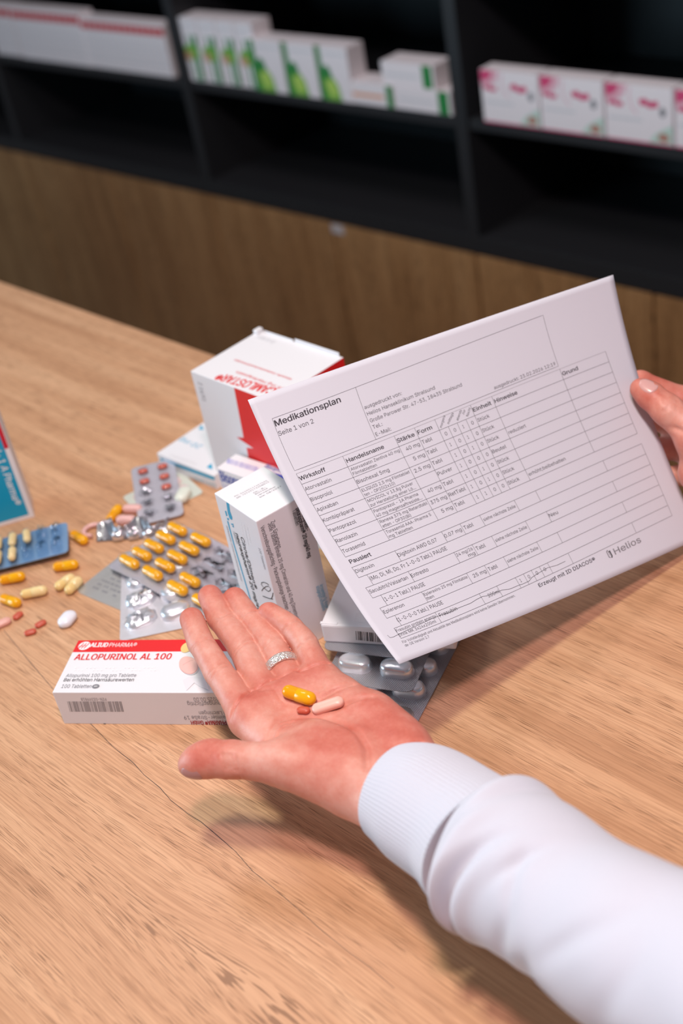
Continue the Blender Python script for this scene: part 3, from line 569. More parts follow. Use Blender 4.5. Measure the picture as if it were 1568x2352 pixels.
# --- turquoise carton at the left edge
pa, pb = on(80, 1187), on(0, 1210)
dv = pa - pb; yaw = math.atan2(dv[1], dv[0])
wq = .062
c = Carton((pa[0] - wq * math.cos(yaw), pa[1] - wq * math.sin(yaw)), yaw, (wq, .030, .138))
q = sc(0, 900, 7.35)
m_ = .0042
zr = c.uv('front', *q(150, 945))[1]
CY2 = mat('turquoise_print', (.0, .33, .56), .4)
c.rect('front', m_ - .0005, m_, wq - m_, .134, CY2)
c.rect('front', wq - m_, zr, wq - .0004, .1375, mat('crimson_print', (.58, .005, .03), .4))
x0 = c.uv('front', *q(265, 1905))
c.text('front', 'Pantoprazol · 1 A Pharma®', (x0[0] - .001, .119), (x0[0] - .001, x0[1]), .0062, WHITEINK, .01, .12, px=False)
c.done('medicine_box', 'turquoise and red carton cut off by the left edge', 'medicine box')

# --- white carton with a barcode lying on the silver strips
q = sc(720, 1300, 5.6)
ZB = .0176
c = Carton((*on(735, 1435, ZB + .0165)[:2], ZB), math.radians(28.5), (.098, .060, .0165), bev=.0016)
c.bars('front', q(540, 835), q(1010, 882), q(548, 950), 22, INK, 9)
c.poly('top', [q(545, 605), q(640, 600), q(760, 740), q(520, 720)], mat('clear_seal', (.80, .79, .81), .25))
fl = MB(); fl.box((-.0005, .001, .0158), (.0125, .0035, .0170), CARD, .0003)
c.done('medicine_box', 'plain white carton with a black barcode lying on silver tablet strips', 'medicine box', parts=[('tuck_flap', fl)])

# ---------------------------------------------------------------- cartons on the shelves
SHW = mat('shelf_white_card', (.80, .74, .76), .5)
def sbox(px0, px1, py, h, depth, y=YF + .012, z=None, m=SHW):
    """carton standing on a shelf; its lower front corners lie on two photo columns"""
    a, bq = ony(px0, py, y), ony(px1, py + (px1 - px0) * .13, y)
    c = Carton((a[0], y, ZS if z is None else z), 0, (bq[0] - a[0] - .0015, depth, h), m); c.w = bq[0] - a[0] - .0015
    return c
PK = mat('pink_print', (.62, .06, .17), .5); PK2 = mat('pale_pink_print', (.74, .40, .48), .5); MINT = mat('mint_print', (.50, .66, .58), .5)
pinkl = ['pink and white carton beside the shelf upright, first of its row', 'pink and white carton, second from the shelf upright', 'pink and white carton, third from the shelf upright', 'pink and white carton cut off by the right edge']
for i, (a, bq) in enumerate(((1112, 1243), (1246, 1389), (1393, 1547), (1551, 1712))):
    c = sbox(a, bq, 272 + (a - 1112) * .134, .0895, .034, YF + .004); W_ = c.w
    c.poly('front', [(.0005, .089), (.0005, .060), (.022, .063), (.034, .074), (.040, .089)], PK2, False)
    c.poly('front', [(.0005, .089), (.0005, .070), (.014, .072), (.022, .080), (.026, .089)], PK, False)
    c.stroke('front', [(.006, .058), (.014, .061), (.022, .057), (.032, .059)], .007, PK, px=False)
    c.stroke('front', [(.045, .086), (.043, .070), (.047, .056), (.057, .046)], .0022, PK2, px=False)
    c.stroke('front', [(.062, .063), (.070, .066), (.080, .061), (.094, .064)], .010, PK, px=False)
    c.disc('front', (.102, .052), .0055, .0075, GREYINK, px=False)
    c.rect('front', .006, .034, .066, .038, PALEINK)
    c.poly('front', [(W_ - .0005, .0005), (W_ - .0005, .034), (W_ - .03, .018), (W_ - .045, .0005)], MINT, False)
    c.disc('front', (W_ - .016, .013), .010, .007, mat('brown_print', (.45, .22, .17), .5), px=False)
    c.rect('front', .0004, .0003, W_ - .0004, .003, PK)
    c.done('medicine_box', pinkl[i], 'medicine box', 'pink and white cartons on the right shelf')
# middle compartment
for i in range(4):
    a = 440 + i * 42
    c = sbox(a, a + 41, 193 + (a - 440) * .13, .128, .050); W_ = c.w
    c.rect('front', W_ * .38, .002, W_ * .86, .094, GREEN); c.rect('front', W_ * .50, .004, W_ * .62, .094, WHITEINK)
    c.disc('front', (W_ * .45, .060), W_ * .40, .016, LEAF, px=False); c.disc('front', (W_ * .25, .052), W_ * .22, .010, mat('tan_print', (.55, .33, .18), .5), px=False)
    c.rect('front', W_ * .12, .112, W_ * .9, .116, PALEINK)
    c.done('medicine_box', ['narrow white carton with green stripes, first of the tall group on the middle shelf', 'narrow white carton with green stripes, second of the tall group',
                            'narrow white carton with green stripes, third of the tall group', 'narrow white carton with green stripes, touching the wider green-leaf cartons'][i], 'medicine box', 'tall narrow cartons on the middle shelf')
for i in range(3):
    a = 612 + i * 75 - 22
    c = sbox(a, a + 74, 212 + (a - 612) * .13, .101, .045, YF + .006); W_ = c.w
    c.rect('front', .0004, .0005, W_ * .17, .1005, GREEN)
    c.poly('front', [(W_ * .17, .0006), (W_ * .66, .0006), (W_ * .60, .030), (W_ * .40, .052), (W_ * .30, .060), (W_ * .17, .052)], LEAF, False)
    c.disc('front', (W_ * .38, .025), W_ * .16, .020, mat('light_leaf_print', (.42, .62, .12), .5), .5, px=False)
    c.disc('front', (W_ * .30, .052), W_ * .12, .014, GREEN, .3, px=False)
    c.rect('front', W_ * .24, .086, W_ * .94, .090, PALEINK)
    c.done('medicine_box', ['white carton with a green spine and leaf, first of three beside the narrow tall cartons', 'white carton with a green spine and leaf, middle of the three',
                            'white carton with a green spine and leaf, last before the low flat cartons'][i], 'medicine box', 'green-leaf cartons on the middle shelf')
OR = mat('orange_print', (.75, .35, .2), .5)
c = sbox(800, 908, 238, .041, .05, YF + .008); W_ = c.w
c.rect('front', .012, .014, W_ * .8, .021, OR); c.rect('front', W_ * .86, .0004, W_ - .0004, .0405, GREEN)
c.done('medicine_box', 'low white carton with orange lettering beside the green-leaf cartons', 'medicine box')
c = sbox(910, 1040, 252, .041, .05, YF + .010); W_ = c.w
c.rect('front', W_ * .78, .0004, W_ * .96, .0405, GREEN); c.rect('front', .010, .017, W_ * .7, .021, PALEINK)
c.done('medicine_box', 'low white carton with a green band, at the bottom, beside the shelf upright', 'medicine box')
c = sbox(888, 1008, 249, .041, .05, YF + .012, ZS + .0415); W_ = c.w
c.rect('front', W_ * .78, .0004, W_ * .96, .0405, GREEN); c.rect('front', .010, .017, W_ * .7, .021, PALEINK)
c.done('medicine_box', 'low white carton with a green band lying on top of two others', 'medicine box')
# left compartment: two rows of thin red-topped cartons
RT = mat('red_top_print', (.55, .01, .02), .5)
x = -60
n_ = 0
for grp, (xa, xb, hh, nn) in enumerate(((52, 208, .118, 12), (208, 398, .108, 14), (-60, 50, .118, 8))):
    st = (xb - xa) / nn
    for i in range(nn):
        a = xa + i * st; c = sbox(a, a + st, 118 + a * .13, hh, .040, YF + .008 + .002 * grp); W_ = c.w
        c.rect('front', .0003, hh * .80, W_ - .0003, hh * .94, RT)
        for zz in (.62, .50, .42, .30, .2): c.rect('front', W_ * .25, hh * zz, W_ * .75, hh * (zz + .04), PALEINK)
        lab = ['thin white carton with a red cap stripe, in the taller block on the left shelf', 'thin white carton with a red cap stripe, in the lower block touching the first upright',
               'thin white carton with a red cap stripe at the far left end of the shelf'][grp]
        c.done('medicine_box', lab, 'medicine box', ['thin cartons in the taller block', 'thin cartons in the lower block', 'thin cartons at the far left end'][grp])

# ---------------------------------------------------------------- the sheet of paper
PC = np.array([[-63.44646, -75.91842, 862.85452], [39.08597, 91.90882, -7.13106], [4.04636, -2.8737, -11.74362], [-0.02125, -0.95033, 0.55326], [86.75467, -34.82242, 36.62844], [-4.1838, 2.63413, 11.33932], [-0.03774, 1.80035, -0.25206], [0.92239, 0.29332, -2.55298], [-0.13354, -0.88193, 0.45149]])
EXP = [(i, j) for i in range(3) for j in range(4) if i + j <= 3]
ST = np.array([[2.66359, 1.094468], [-11.928416, 94.592657], [15.447009, 5.065396], [-4.461166, -1.179544], [97.326261, -0.394089], [-0.88349, 0.816577], [-1.098366, -0.069219], [1.95165, -2.023748], [1.16328, -0.285985], [-0.617434, 0.4714]])
EX2 = [(i, j) for i in range(4) for j in range(4) if i + j <= 3]
def psurf(u, v):                 # sheet coordinates in mm (0..297, 0..210) -> room
    u, v = np.asarray(u, float) / 100, np.asarray(v, float) / 100
    p = sum(np.multiply.outer(u ** i * v ** j, PC[k]) for k, (i, j) in enumerate(EXP)) / 1000
    return CAM + p @ R.T
def pnorm(u, v):
    a = psurf(np.asarray(u) + .5, v) - psurf(np.asarray(u) - .5, v); b = psurf(u, np.asarray(v) + .5) - psurf(u, np.asarray(v) - .5)
    n = np.cross(b, a); return n / np.linalg.norm(n, axis=-1, keepdims=True)
def st2uv(s, t):
    s, t = np.asarray(s, float) / 100, np.asarray(t, float) / 100
    return np.stack([s ** i * t ** j for i, j in EX2], -1) @ ST
PAPER = mat('printer_paper', (.65, .645, .715), .65, bump=.04, bscale=1500)
nu, nv = 67, 48
gu, gv = np.meshgrid(np.linspace(0, 297, nu), np.linspace(0, 210, nv)); gu, gv = gu.ravel(), gv.ravel()
A = psurf(gu, gv); Nn = pnorm(gu, gv)
mb = MB(); n_ = nu * nv
F = []
for j in range(nv - 1):
    for i in range(nu - 1):
        a = j * nu + i; F.append([a, a + nu, a + nu + 1, a + 1]); F.append([n_ + a, n_ + a + 1, n_ + a + nu + 1, n_ + a + nu])
rim = list(range(nu)) + [j * nu + nu - 1 for j in range(1, nv)] + [(nv - 1) * nu + i for i in range(nu - 2, -1, -1)] + [j * nu for j in range(nv - 2, 0, -1)]
for i, a in enumerate(rim):
    bq = rim[(i + 1) % len(rim)]; F.append([a, bq, n_ + bq, n_ + a])
mb.add(np.concatenate([A, A - Nn * .00014]), F, PAPER, True)
PINK_ = mat('toner', (.045, .04, .05), .6)
PGREY = mat('toner_grey', (.20, .19, .21), .6)
PLIFT = .00007
def pput(V, F, m, dz=0):
    V = np.asarray(V); uv = st2uv(V[:, 0], V[:, 1]); u, v = uv[:, 0], uv[:, 1]
    z = V[:, 2:3] if V.shape[1] > 2 else 0
    mb.add(psurf(u, v) + pnorm(u, v) * (PLIFT + dz + z), F, m)
def ptext(t, s0, s1, base, cap, bold=0.0, m=PINK_, s_ang=0):
    V, F = text2d(t, cap, None if s1 is None else abs(s1 - s0), bold)
    c, q = math.cos(s_ang), math.sin(s_ang); X = V[:, 0] * c - V[:, 1] * q; Y = V[:, 0] * q + V[:, 1] * c
    for i, (dx, dy) in enumerate(heavier(bold, cap)): pput(np.stack([s0 + X + dx, base - Y - dy, V[:, 2]], 1), F, m, i * .000020)
def pline(pts, wd=.22, m=PINK_, step=3.0):
    Q = []
    for (a, bq) in zip(pts[:-1], pts[1:]):
        a, bq = np.array(a, float), np.array(bq, float); k = max(1, int(np.linalg.norm(bq - a) / step))
        for i in range(k): Q.append(a + (bq - a) * i / k)
    Q.append(np.array(pts[-1], float)); V = []; F = []
    for i, p in enumerate(Q):
        d = Q[min(i + 1, len(Q) - 1)] - Q[max(i - 1, 0)]; d /= np.linalg.norm(d); n = np.array([-d[1], d[0]]) * wd / 2
        V += [p + n, p - n]
        if i: F.append([2 * i - 1, 2 * i - 2, 2 * i, 2 * i + 1])
    pput(V, F, m)
LN = .24
# heading box
pline([(10, 17.5), (236, 17.5), (236, 57.6), (10, 57.6), (10, 17.5)], LN); pline([(77, 17.5), (77, 57.6)], LN)
ptext('Medikationsplan', 10.6, 63, 23.6, 4.3, .022); ptext('Seite 1 von 2', 10.4, 38.3, 30.8, 3.3)
ptext('ausgedruckt von:', 78.2, 109, 34.7, 2.7); ptext('Helios Hanseklinikum Stralsund', 78.4, 135, 39.8, 2.7)
ptext('Große Parower Str. 47-53, 18435 Stralsund', 78.4, 156, 45.1, 2.7); ptext('Tel.:', 78.4, 86.3, 50.1, 2.7); ptext('E-Mail:', 78.3, 91, 55.6, 2.7)
ptext('ausgedruckt: 23.02.2026 12:19', 179.5, 234.2, 56.1, 2.5)
# table of medicines
rr = lambda k: 60 + 8.27 * k
CS = [10, 48, 91, 108.2, 125.6, 133.3, 141, 148.7, 156.4, 175.2, 236.2, 278.5]
for k in range(9): pline([(10, rr(k)), (278.5, rr(k))], LN * (.75 if k == 0 else 1), PGREY if k == 0 else PINK_)
for i, s in enumerate(CS):
    if s in (133.3, 141, 148.7): pline([(s, rr(1)), (s, rr(8))], LN)
    else: pline([(s, rr(0)), (s, rr(8))], LN)
for t, a, bq in (('Wirkstoff', 10.4, 31.4), ('Handelsname', 49.1, 80), ('Stärke', 91.5, 106), ('Form', 109, 121), ('Einheit', 157, 172.7), ('Hinweise', 175.9, 195.8), ('Grund', 236.9, 251)):
    ptext(t, a, bq, 65.5, 2.9, .02)
for t, (x0, y0), (x1, y1) in (('morgens', (128.0, 67.5), (134.6, 60.5)), ('mittags', (134.6, 67.0), (141.6, 61.0)), ('abends', (142.4, 67.2), (148.6, 61.3)), ('zur', (148.6, 64.6), (151.4, 62.2)), ('Nacht', (151.2, 67.2), (156.0, 62.3))):
    L = math.hypot(x1 - x0, y1 - y0); d_ = np.array([x1 - x0, y1 - y0]) / L; up_ = np.array([d_[1], -d_[0]])
    V, F = text2d(t, 1.9, L); W = np.array([x0, y0]) + V[:, :1] * d_ + V[:, 1:2] * up_
    pput(np.hstack([W, V[:, 2:3]]), F, PINK_)
rows = [('Atorvastatin', 31.9, ['Atorvastatin Zentiva 40 mg', 'Filmtabletten'], [90, 68.8], '40 mg', 'Tabl', '0010', 'Stück', ''),
        ('Bisoprolol', 28.1, ['Bisohexal 5mg'], [75.8], '5 mg', 'Tabl', '1010', 'Stück', ''),
        ('Apixaban', 27.6, ['ELIQUIS 2,5 mg Filmtablet', 'ten - OP20(2x10)'], [89.5, 74.8], '2.5 mg', 'Tabl', '1010', 'Stück', 'reduziert'),
        ('Kombipräparat', 36.4, ['MOVICOL V 13,8g Pulver', 'zur Herstellung einer Lö...'], [87.5, 88], '', 'Pulver', '1000', 'Beutel', ''),
        ('Pantoprazol', 32.5, ['Pantoprazol - 1A Pharma', '40 mg magensaftresiste...'], [87, 88.5], '40 mg', 'Tabl', '1010', 'Stück', ''),
        ('Ranolazin', 28.2, ['Ranexa 375 mg Retardtabl', 'etten - OP30(Bl)'], [90, 73.5], '375 mg', 'RetTabl', '1010', 'Stück', ''),
        ('Torasemid', 29.3, ['Torasemid AAA-Pharma 5', 'mg Tabletten'], [88, 69.5], '5 mg', 'Tabl', '1100', 'Stück', 'erhöht;beibehalten')]
FW = {'Tabl': 8.6, 'Pulver': 12.5, 'RetTabl': 14.6}
MW = {'40 mg': 11.6, '5 mg': 9.6, '2.5 mg': 13.4, '375 mg': 14}
for k, (a, aw, hn, hw, mg, fo, dz, ei, hi) in enumerate(rows):
    t0 = rr(k + 1)
    ptext(a, 10.4, aw, t0 + 5.3, 2.7)
    if len(hn) == 1: ptext(hn[0], 48.6, hw[0], t0 + 5.3, 2.7)
    else:
        ptext(hn[0], 49, hw[0], t0 + 3.5, 2.2); ptext(hn[1], 49, hw[1], t0 + 7.0, 2.2)
    if mg: ptext(mg, 106.6 - MW[mg], 106.6, t0 + 4.8, 2.7)
    ptext(fo, 108.8, 108.8 + FW[fo], t0 + 4.7, 2.7)
    for i, ch in enumerate(dz): ptext(ch, 128.4 + 7.7 * i, 128.4 + 7.7 * i + (1.9 if ch == '0' else 1.1), t0 + 5.3, 2.6)
    ptext(ei, 157, 167.4 if ei == 'Stück' else 169.5, t0 + 5.1, 2.6)
    if hi: ptext(hi, 176.2, 191.7 if hi == 'reduziert' else 210.6, t0 + 5.2, 2.5)
# paused medicines
ptext('Pausiert', 10.6, 28.7, 131.7, 2.9, .02)
qq = lambda k: 134.4 + 8.3 * k
W1, W2, W3, W4, W5, W6, W7 = 46.9, 88.3, 105, 123, 155, 175, 240
for k in range(8):
    pline([(9.4 if k in (0, 2, 4, 6) else 16.5, qq(k)), (278.3, qq(k))], LN)
for k in range(7):
    if k % 2 == 0:
        for s in [9.6, W1, W2, W3, W4] + ([W5, W6, W7] if k < 6 else []): pline([(s, qq(k)), (s, qq(k + 1))], LN)
    else: pline([(16.6, qq(k)), (16.4, qq(k + 1))], LN)
pline([(278.4, qq(0)), (278.2, qq(7))], LN); pline([(9.6, qq(1)), (17, qq(1))], LN); pline([(9.6, qq(3)), (17, qq(3))], LN); pline([(9.6, qq(5)), (17, qq(5))], LN); pline([(9.4, qq(7)), (17, qq(7))], LN)
for s in (130.8, 138.5, 146.4, 154.4, W6, W7): pline([(s, qq(6)), (s, qq(7))], LN)
def cell(k, first, fw, name, small, mg):
    t0 = qq(k); ptext(first, 10.2, fw, t0 + 4.8, 2.6)
    if small: ptext(name[0], W1 + .5, name[1], t0 + 3.4, 2.1); ptext(name[2], W1 + .5, name[3], t0 + 6.7, 2.1)
    else: ptext(name[0], W1 + .2, name[1], t0 + 5, 2.7)
    if len(mg) == 3: ptext(mg[0], 103.8 - mg[1], 103.8, t0 + 5.0, 2.6)
    else: ptext(mg[0], 88.9, 103.6, t0 + 3.6, 2.3); ptext(mg[1], 97.4, 103.6, t0 + 7, 2.3)
    ptext('Tabl', 106.1, 114.5, t0 + 5.1, 2.7); ptext('siehe nächste Zeile', 124, 153.6, t0 + 5.1, 2.3)
cell(0, 'Digitoxin', 26, ('Digitoxin AWD 0,07', 81.5), False, ('0.07 mg', 15.2, 0))
cell(2, 'Sacubitril/Valsartan', 43.9, ('Entresto', 62.2), False, ('24 mg/26', 'mg'))
cell(4, 'Eplerenon', 28.4, ('Epleraxiro 25 mg Filmtable', 87.2, 'tten', 53.9), True, ('25 mg', 11.9, 0))
ptext('Neu', 175.5, 183.8, 155.8, 2.6)
ptext('(Mo, Di, Mi, Do, Fr 1-0-0 Tabl.) PAUSE', 17, 84.9, 147.5, 2.8); ptext('(1-0-1 Tabl.) PAUSE', 16.2, 52.9, 164.5, 2.8); ptext('(1-0-0-0 Tabl.) PAUSE', 15.8, 57.3, 181, 2.8)
ptext('Fresubin protein energy', 9.8, 46, 187.5, 2.2); ptext('Drink MK 3x24x200ml', 9.7, 43.4, 191.0, 2.2); ptext('Fresubin', 48.6, 64.9, 188.6, 2.7); ptext('200ml', 94, 104.6, 189.3, 2.6)
for i, ch in enumerate('1000'): ptext(ch, 125.3 + 7.8 * i, 125.3 + 7.8 * i + (1.9 if ch == '0' else 1.1), 188.8, 2.6)
ptext('Für Vollständigkeit und Aktualität des Medikationsplans wird keine Gewähr übernommen.', 8.6, 114.7, 196.2, 1.9); ptext('de-DE Version 2.7', 8.6, 30.9, 199.1, 1.9)
ptext('Erzeugt mit ID DIACOS®', 137.7, 194.6, 197.4, 2.7, .012)
ptext('Helios', 213.5, 241, 200.0, 4.6, .008, PGREY)
pline([(208.3, 200.3), (207.2, 199.6), (207.2, 195.2), (208.6, 194.6)], .8, PGREY); pline([(208.8, 196.4), (210.0, 195.4), (210.2, 199.6), (209.2, 200.8)], 1.1, INK); pline([(208.6, 195), (209.0, 199)], .5, PGREY)
sw = [(1.4, 187.0), (2.1, 189.3), (4.5, 189.7), (7.7, 189.4), (20, 188.4), (44.7, 187.3), (55, 187.9), (64.7, 187.6), (77.6, 187.9), (84, 187.1), (89.4, 186.9), (94, 187.8), (107.2, 188.3), (114, 189.9), (121.5, 190), (126, 190.4), (132.2, 190.4), (136, 188.9), (141.9, 188.2), (152.7, 187.4), (161, 188.6), (169.4, 188.6)]
pline(sw, .28, INK)
sheet = tag(mb.build('sheet_of_paper'), 'printed white sheet with tables held up by the hand at the right edge', 'paper')

# ---------------------------------------------------------------- pills
def lathe(prof, n=20):
    """profile (x along axis, r) -> surface of revolution about x"""
    V = []; F = []; t = np.linspace(0, 2 * np.pi, n, endpoint=False)
    for x, r in prof:
        V += [(x, r * math.cos(a), r * math.sin(a)) for a in t]
    for k in range(len(prof) - 1):
        for i in range(n):
            a, bq = k * n + i, k * n + (i + 1) % n; F.append([a, bq, bq + n, a + n])
    F.append(list(range(n))[::-1]); F.append([(len(prof) - 1) * n + i for i in range(n)])
    return V, F
def hemi(x, r, sgn, k=7): return [(x + sgn * r * math.sin(t), r * math.cos(t)) for t in np.linspace(0, math.pi / 2 * .985, k)]
def caps_meshes(L, r, mcap, mbody):
    body = [(a, b_) for a, b_ in hemi(-(L / 2 - r * .965), r * .965, -1)][::-1] + [(-(L / 2 - r) * .9, r * .965), (L * .10, r * .965), (L * .12, r * .965)]
    cap_ = [(-L * .06, r * .9655), (-L * .055, r)] + hemi(L / 2 - r, r, 1)
    out = []
    for pr, m in ((body, mbody), (cap_, mcap)):
        b = MB(); V, F = lathe(pr); b.add(V, F, m, True); out.append(b)
    return out
YEL = mat('yellow_gelatine', (.88, .415, .004), .18, spec=.5, sss=.25, sub=(1, .5, .1)); YEL2 = mat('amber_gelatine', (.84, .36, .003), .18, spec=.5, sss=.25, sub=(1, .5, .1))
CRM = mat('cream_gelatine', (.83, .60, .25), .2, sss=.25, sub=(1, .7, .3))
CRM2 = mat('cream_gelatine_light', (.86, .66, .33), .2, sss=.25, sub=(1, .7, .3))
_pm = {}
def capsule_thing(pos, yaw, L, r, pitch, kind, label, group=None, rot=None):
    mc, mbd = (YEL, YEL2) if kind == 'y' else (CRM2, CRM)
    key = (L, r, kind)
    e = empty('capsule', pos, 0, label, 'capsule', group)
    if rot is not None: e.rotation_mode = 'QUATERNION'; e.rotation_quaternion = rot
    else: e.rotation_euler = (0, -pitch, yaw)
    if key not in _pm:
        ms = caps_meshes(L, r, mc, mbd); _pm[key] = (ms[1].build('cap', e).data, ms[0].build('shell', e).data)
    else:
        for nm, me in zip(('cap', 'shell'), _pm[key]):
            o = bpy.data.objects.new(nm, me); COL.objects.link(o); o.parent = e
    return e
def pill_mesh(L, W_, H, m, score=0.0, nseg=40):
    """biconvex oblong tablet with a side band; optional score line across"""
    V = []; F = []; ring = []; r = W_ / 2; sl = max(0, L / 2 - r)
    t = np.linspace(0, 2 * np.pi, nseg, endpoint=False)
    ox = np.where(np.cos(t) >= 0, 1, -1) * sl
    lev = [(0.02, 1.0), (.35, .93), (.62, .80), (.85, .52), (.98, .25), (1.0, .22)][::-1]
    prof = []
    for k, s_ in ((.25, 1.0), (.55, .93), (.80, .76), (.94, .50), (1.0, .22)): prof.append((s_, k))
    zs = [(-kz, s_) for s_, kz in prof[::-1]] + [(kz, s_) for s_, kz in prof]
    for kz, s_ in zs:
        px_ = ox * (1 if s_ > .9 else s_ ** .35) + r * s_ * np.cos(t); py_ = r * s_ * np.sin(t)
        z = np.full(nseg, kz * H / 2)
        if score and kz > .5: z = z - score * np.exp(-(px_ / (L * .03)) ** 2)
        V += list(np.stack([px_, py_, z], 1))
    for k in range(len(zs) - 1):
        for i in range(nseg):
            a, bq = k * nseg + i, k * nseg + (i + 1) % nseg; F.append([a, bq, bq + nseg, a + nseg])
    F.append(list(range(nseg))[::-1]); F.append([(len(zs) - 1) * nseg + i for i in range(nseg)])
    b = MB(); b.add(V, F, m, True); return b
PINKT = mat('pink_tablet', (.80, .42, .35), .35, sss=.1, bump=.05, bscale=1500)
REDT = mat('brick_red_tablet', (.56, .10, .055), .35, bump=.05, bscale=1500)
WHT = mat('white_tablet', (.82, .82, .88), .3)
def yaw_px(a, b_, z=.004):
    A_, B_ = on(*a, z), on(*b_, z); return math.atan2(B_[1] - A_[1], B_[0] - A_[0]), (A_ + B_) / 2, np.linalg.norm(B_ - A_)
def loose(a, b_, kind, label, group, L=.0228, r=.0044):
    yw, c, _ = yaw_px(a, b_, r); capsule_thing((c[0], c[1], r), yw, L, r, 0, kind, label, group)
GY, GC, GR = 'loose yellow capsules on the counter', 'loose cream capsules on the counter', 'loose red tablets on the counter'
loose((250, 1197), (276, 1163), 'y', 'yellow capsule leaning beside the pink tablets, farthest of the loose ones', GY)
loose((163, 1224), (200, 1246), 'y', 'yellow capsule near the corner of the blue tablet strip', GY)
loose((124, 1303), (178, 1296), 'y', 'yellow capsule between the blue strip and the crossed pair of cream capsules', GY)
loose((2, 1333), (54, 1323), 'y', 'yellow capsule just in front of the blue tablet strip at the left edge', GY)
loose((0, 1372), (48, 1388), 'y', 'yellow capsule nearest the viewer, at the left edge', GY)
loose((52, 1366), (104, 1355), 'c', 'single cream capsule lying in front of the yellow ones', GC)
loose((130, 1350), (168, 1325), 'c', 'cream capsule, left one of the touching pair', GC, .0200)
loose((152, 1362), (186, 1328), 'c', 'cream capsule, right one of the touching pair', GC, .0200)
def tablet(a, b_, W_, H, m, label, cat, group=None, score=0.0, name='tablet', L=None, z=None, tilt=0):
    yw, c, l = yaw_px(a, b_, H / 2); L = L or l
    key = (L, W_, H, m.name)
    o = pill_mesh(L, W_, H, m, score).build(name); o.location = (c[0], c[1], H / 2 if z is None else z); o.rotation_euler = (0, tilt, yw)
    return tag(o, label, cat, group)
tablet((30, 1423), (52, 1405), .0065, .0036, REDT, 'small red tablet next to the pink tablet at the left edge', 'tablet', GR, L=.0098)
tablet((80, 1440), (106, 1426), .0060, .0036, REDT, 'small red tablet, middle of the three and closest to the white oval pill', 'tablet', GR, L=.0100)
tablet((56, 1456), (83, 1448), .0060, .0036, REDT, 'small red tablet nearest the white and red carton', 'tablet', GR, L=.0100)
tablet((-22, 1443), (21, 1424), .0075, .0052, PINKT, 'pink oblong tablet cut off by the left edge', 'tablet', None, .0003, L=.019)
tablet((142, 1437), (167, 1407), .0122, .0078, WHT, 'white oval tablet lying alone on the counter', 'tablet', None, L=.0180)
PINKT2 = mat('pink_coated_tablet', (.80, .47, .43), .25)
tablet((282, 1169), (326, 1169), .0082, .0080, PINKT2, 'pink oblong tablet touching the yellow capsule, rear one of two', 'tablet', 'pink tablets by the red tablet strip', L=.019)
tablet((266, 1194), (314, 1195), .0090, .0084, PINKT2, 'pink oblong tablet in front of its twin by the red tablet strip', 'tablet', 'pink tablets by the red tablet strip', L=.019)
WG = mat('pale_green_capsule', (.72, .76, .66), .3)
e = tablet((412, 1150), (428, 1124), .0125, .0090, WG, 'pale greenish white pill behind the red tablet strip, right side', 'tablet', None, L=.0210)

# ---------------------------------------------------------------- blister strips
def film_mat(name, tint, glossy=.25, alpha=.75, rough=.04):
    m = bpy.data.materials.new(name); m.use_nodes = True; t = m.node_tree; t.nodes.clear()
    o = t.nodes.new('ShaderNodeOutputMaterial'); tr = t.nodes.new('ShaderNodeBsdfTransparent'); tr.inputs[0].default_value = (*tint, 1)
    gl = t.nodes.new('ShaderNodeBsdfGlossy'); gl.inputs['Roughness'].default_value = rough; gl.inputs['Color'].default_value = (1, 1, 1, 1)
    fr = t.nodes.new('ShaderNodeFresnel'); fr.inputs[0].default_value = 1.5; mx = t.nodes.new('ShaderNodeMixShader')
    mu = t.nodes.new('ShaderNodeMath'); mu.operation = 'MULTIPLY_ADD'; mu.inputs[1].default_value = .55; mu.inputs[2].default_value = .0; mu.use_clamp = True
    ge = t.nodes.new('ShaderNodeNewGeometry'); bf = t.nodes.new('ShaderNodeMath'); bf.operation = 'SUBTRACT'; bf.inputs[0].default_value = 1; t.links.new(ge.outputs['Backfacing'], bf.inputs[1])
    m2 = t.nodes.new('ShaderNodeMath'); m2.operation = 'MULTIPLY'; t.links.new(mu.outputs[0], m2.inputs[0]); t.links.new(bf.outputs[0], m2.inputs[1])
    t.links.new(fr.outputs[0], mu.inputs[0]); t.links.new(m2.outputs[0], mx.inputs[0])
    t.links.new(tr.outputs[0], mx.inputs[1]); t.links.new(gl.outputs[0], mx.inputs[2]); t.links.new(mx.outputs[0], o.inputs[0])
    return m
FILM = film_mat('clear_film', (.96, .96, .97)); FILMB = film_mat('blue_clear_film', (.84, .91, .97))
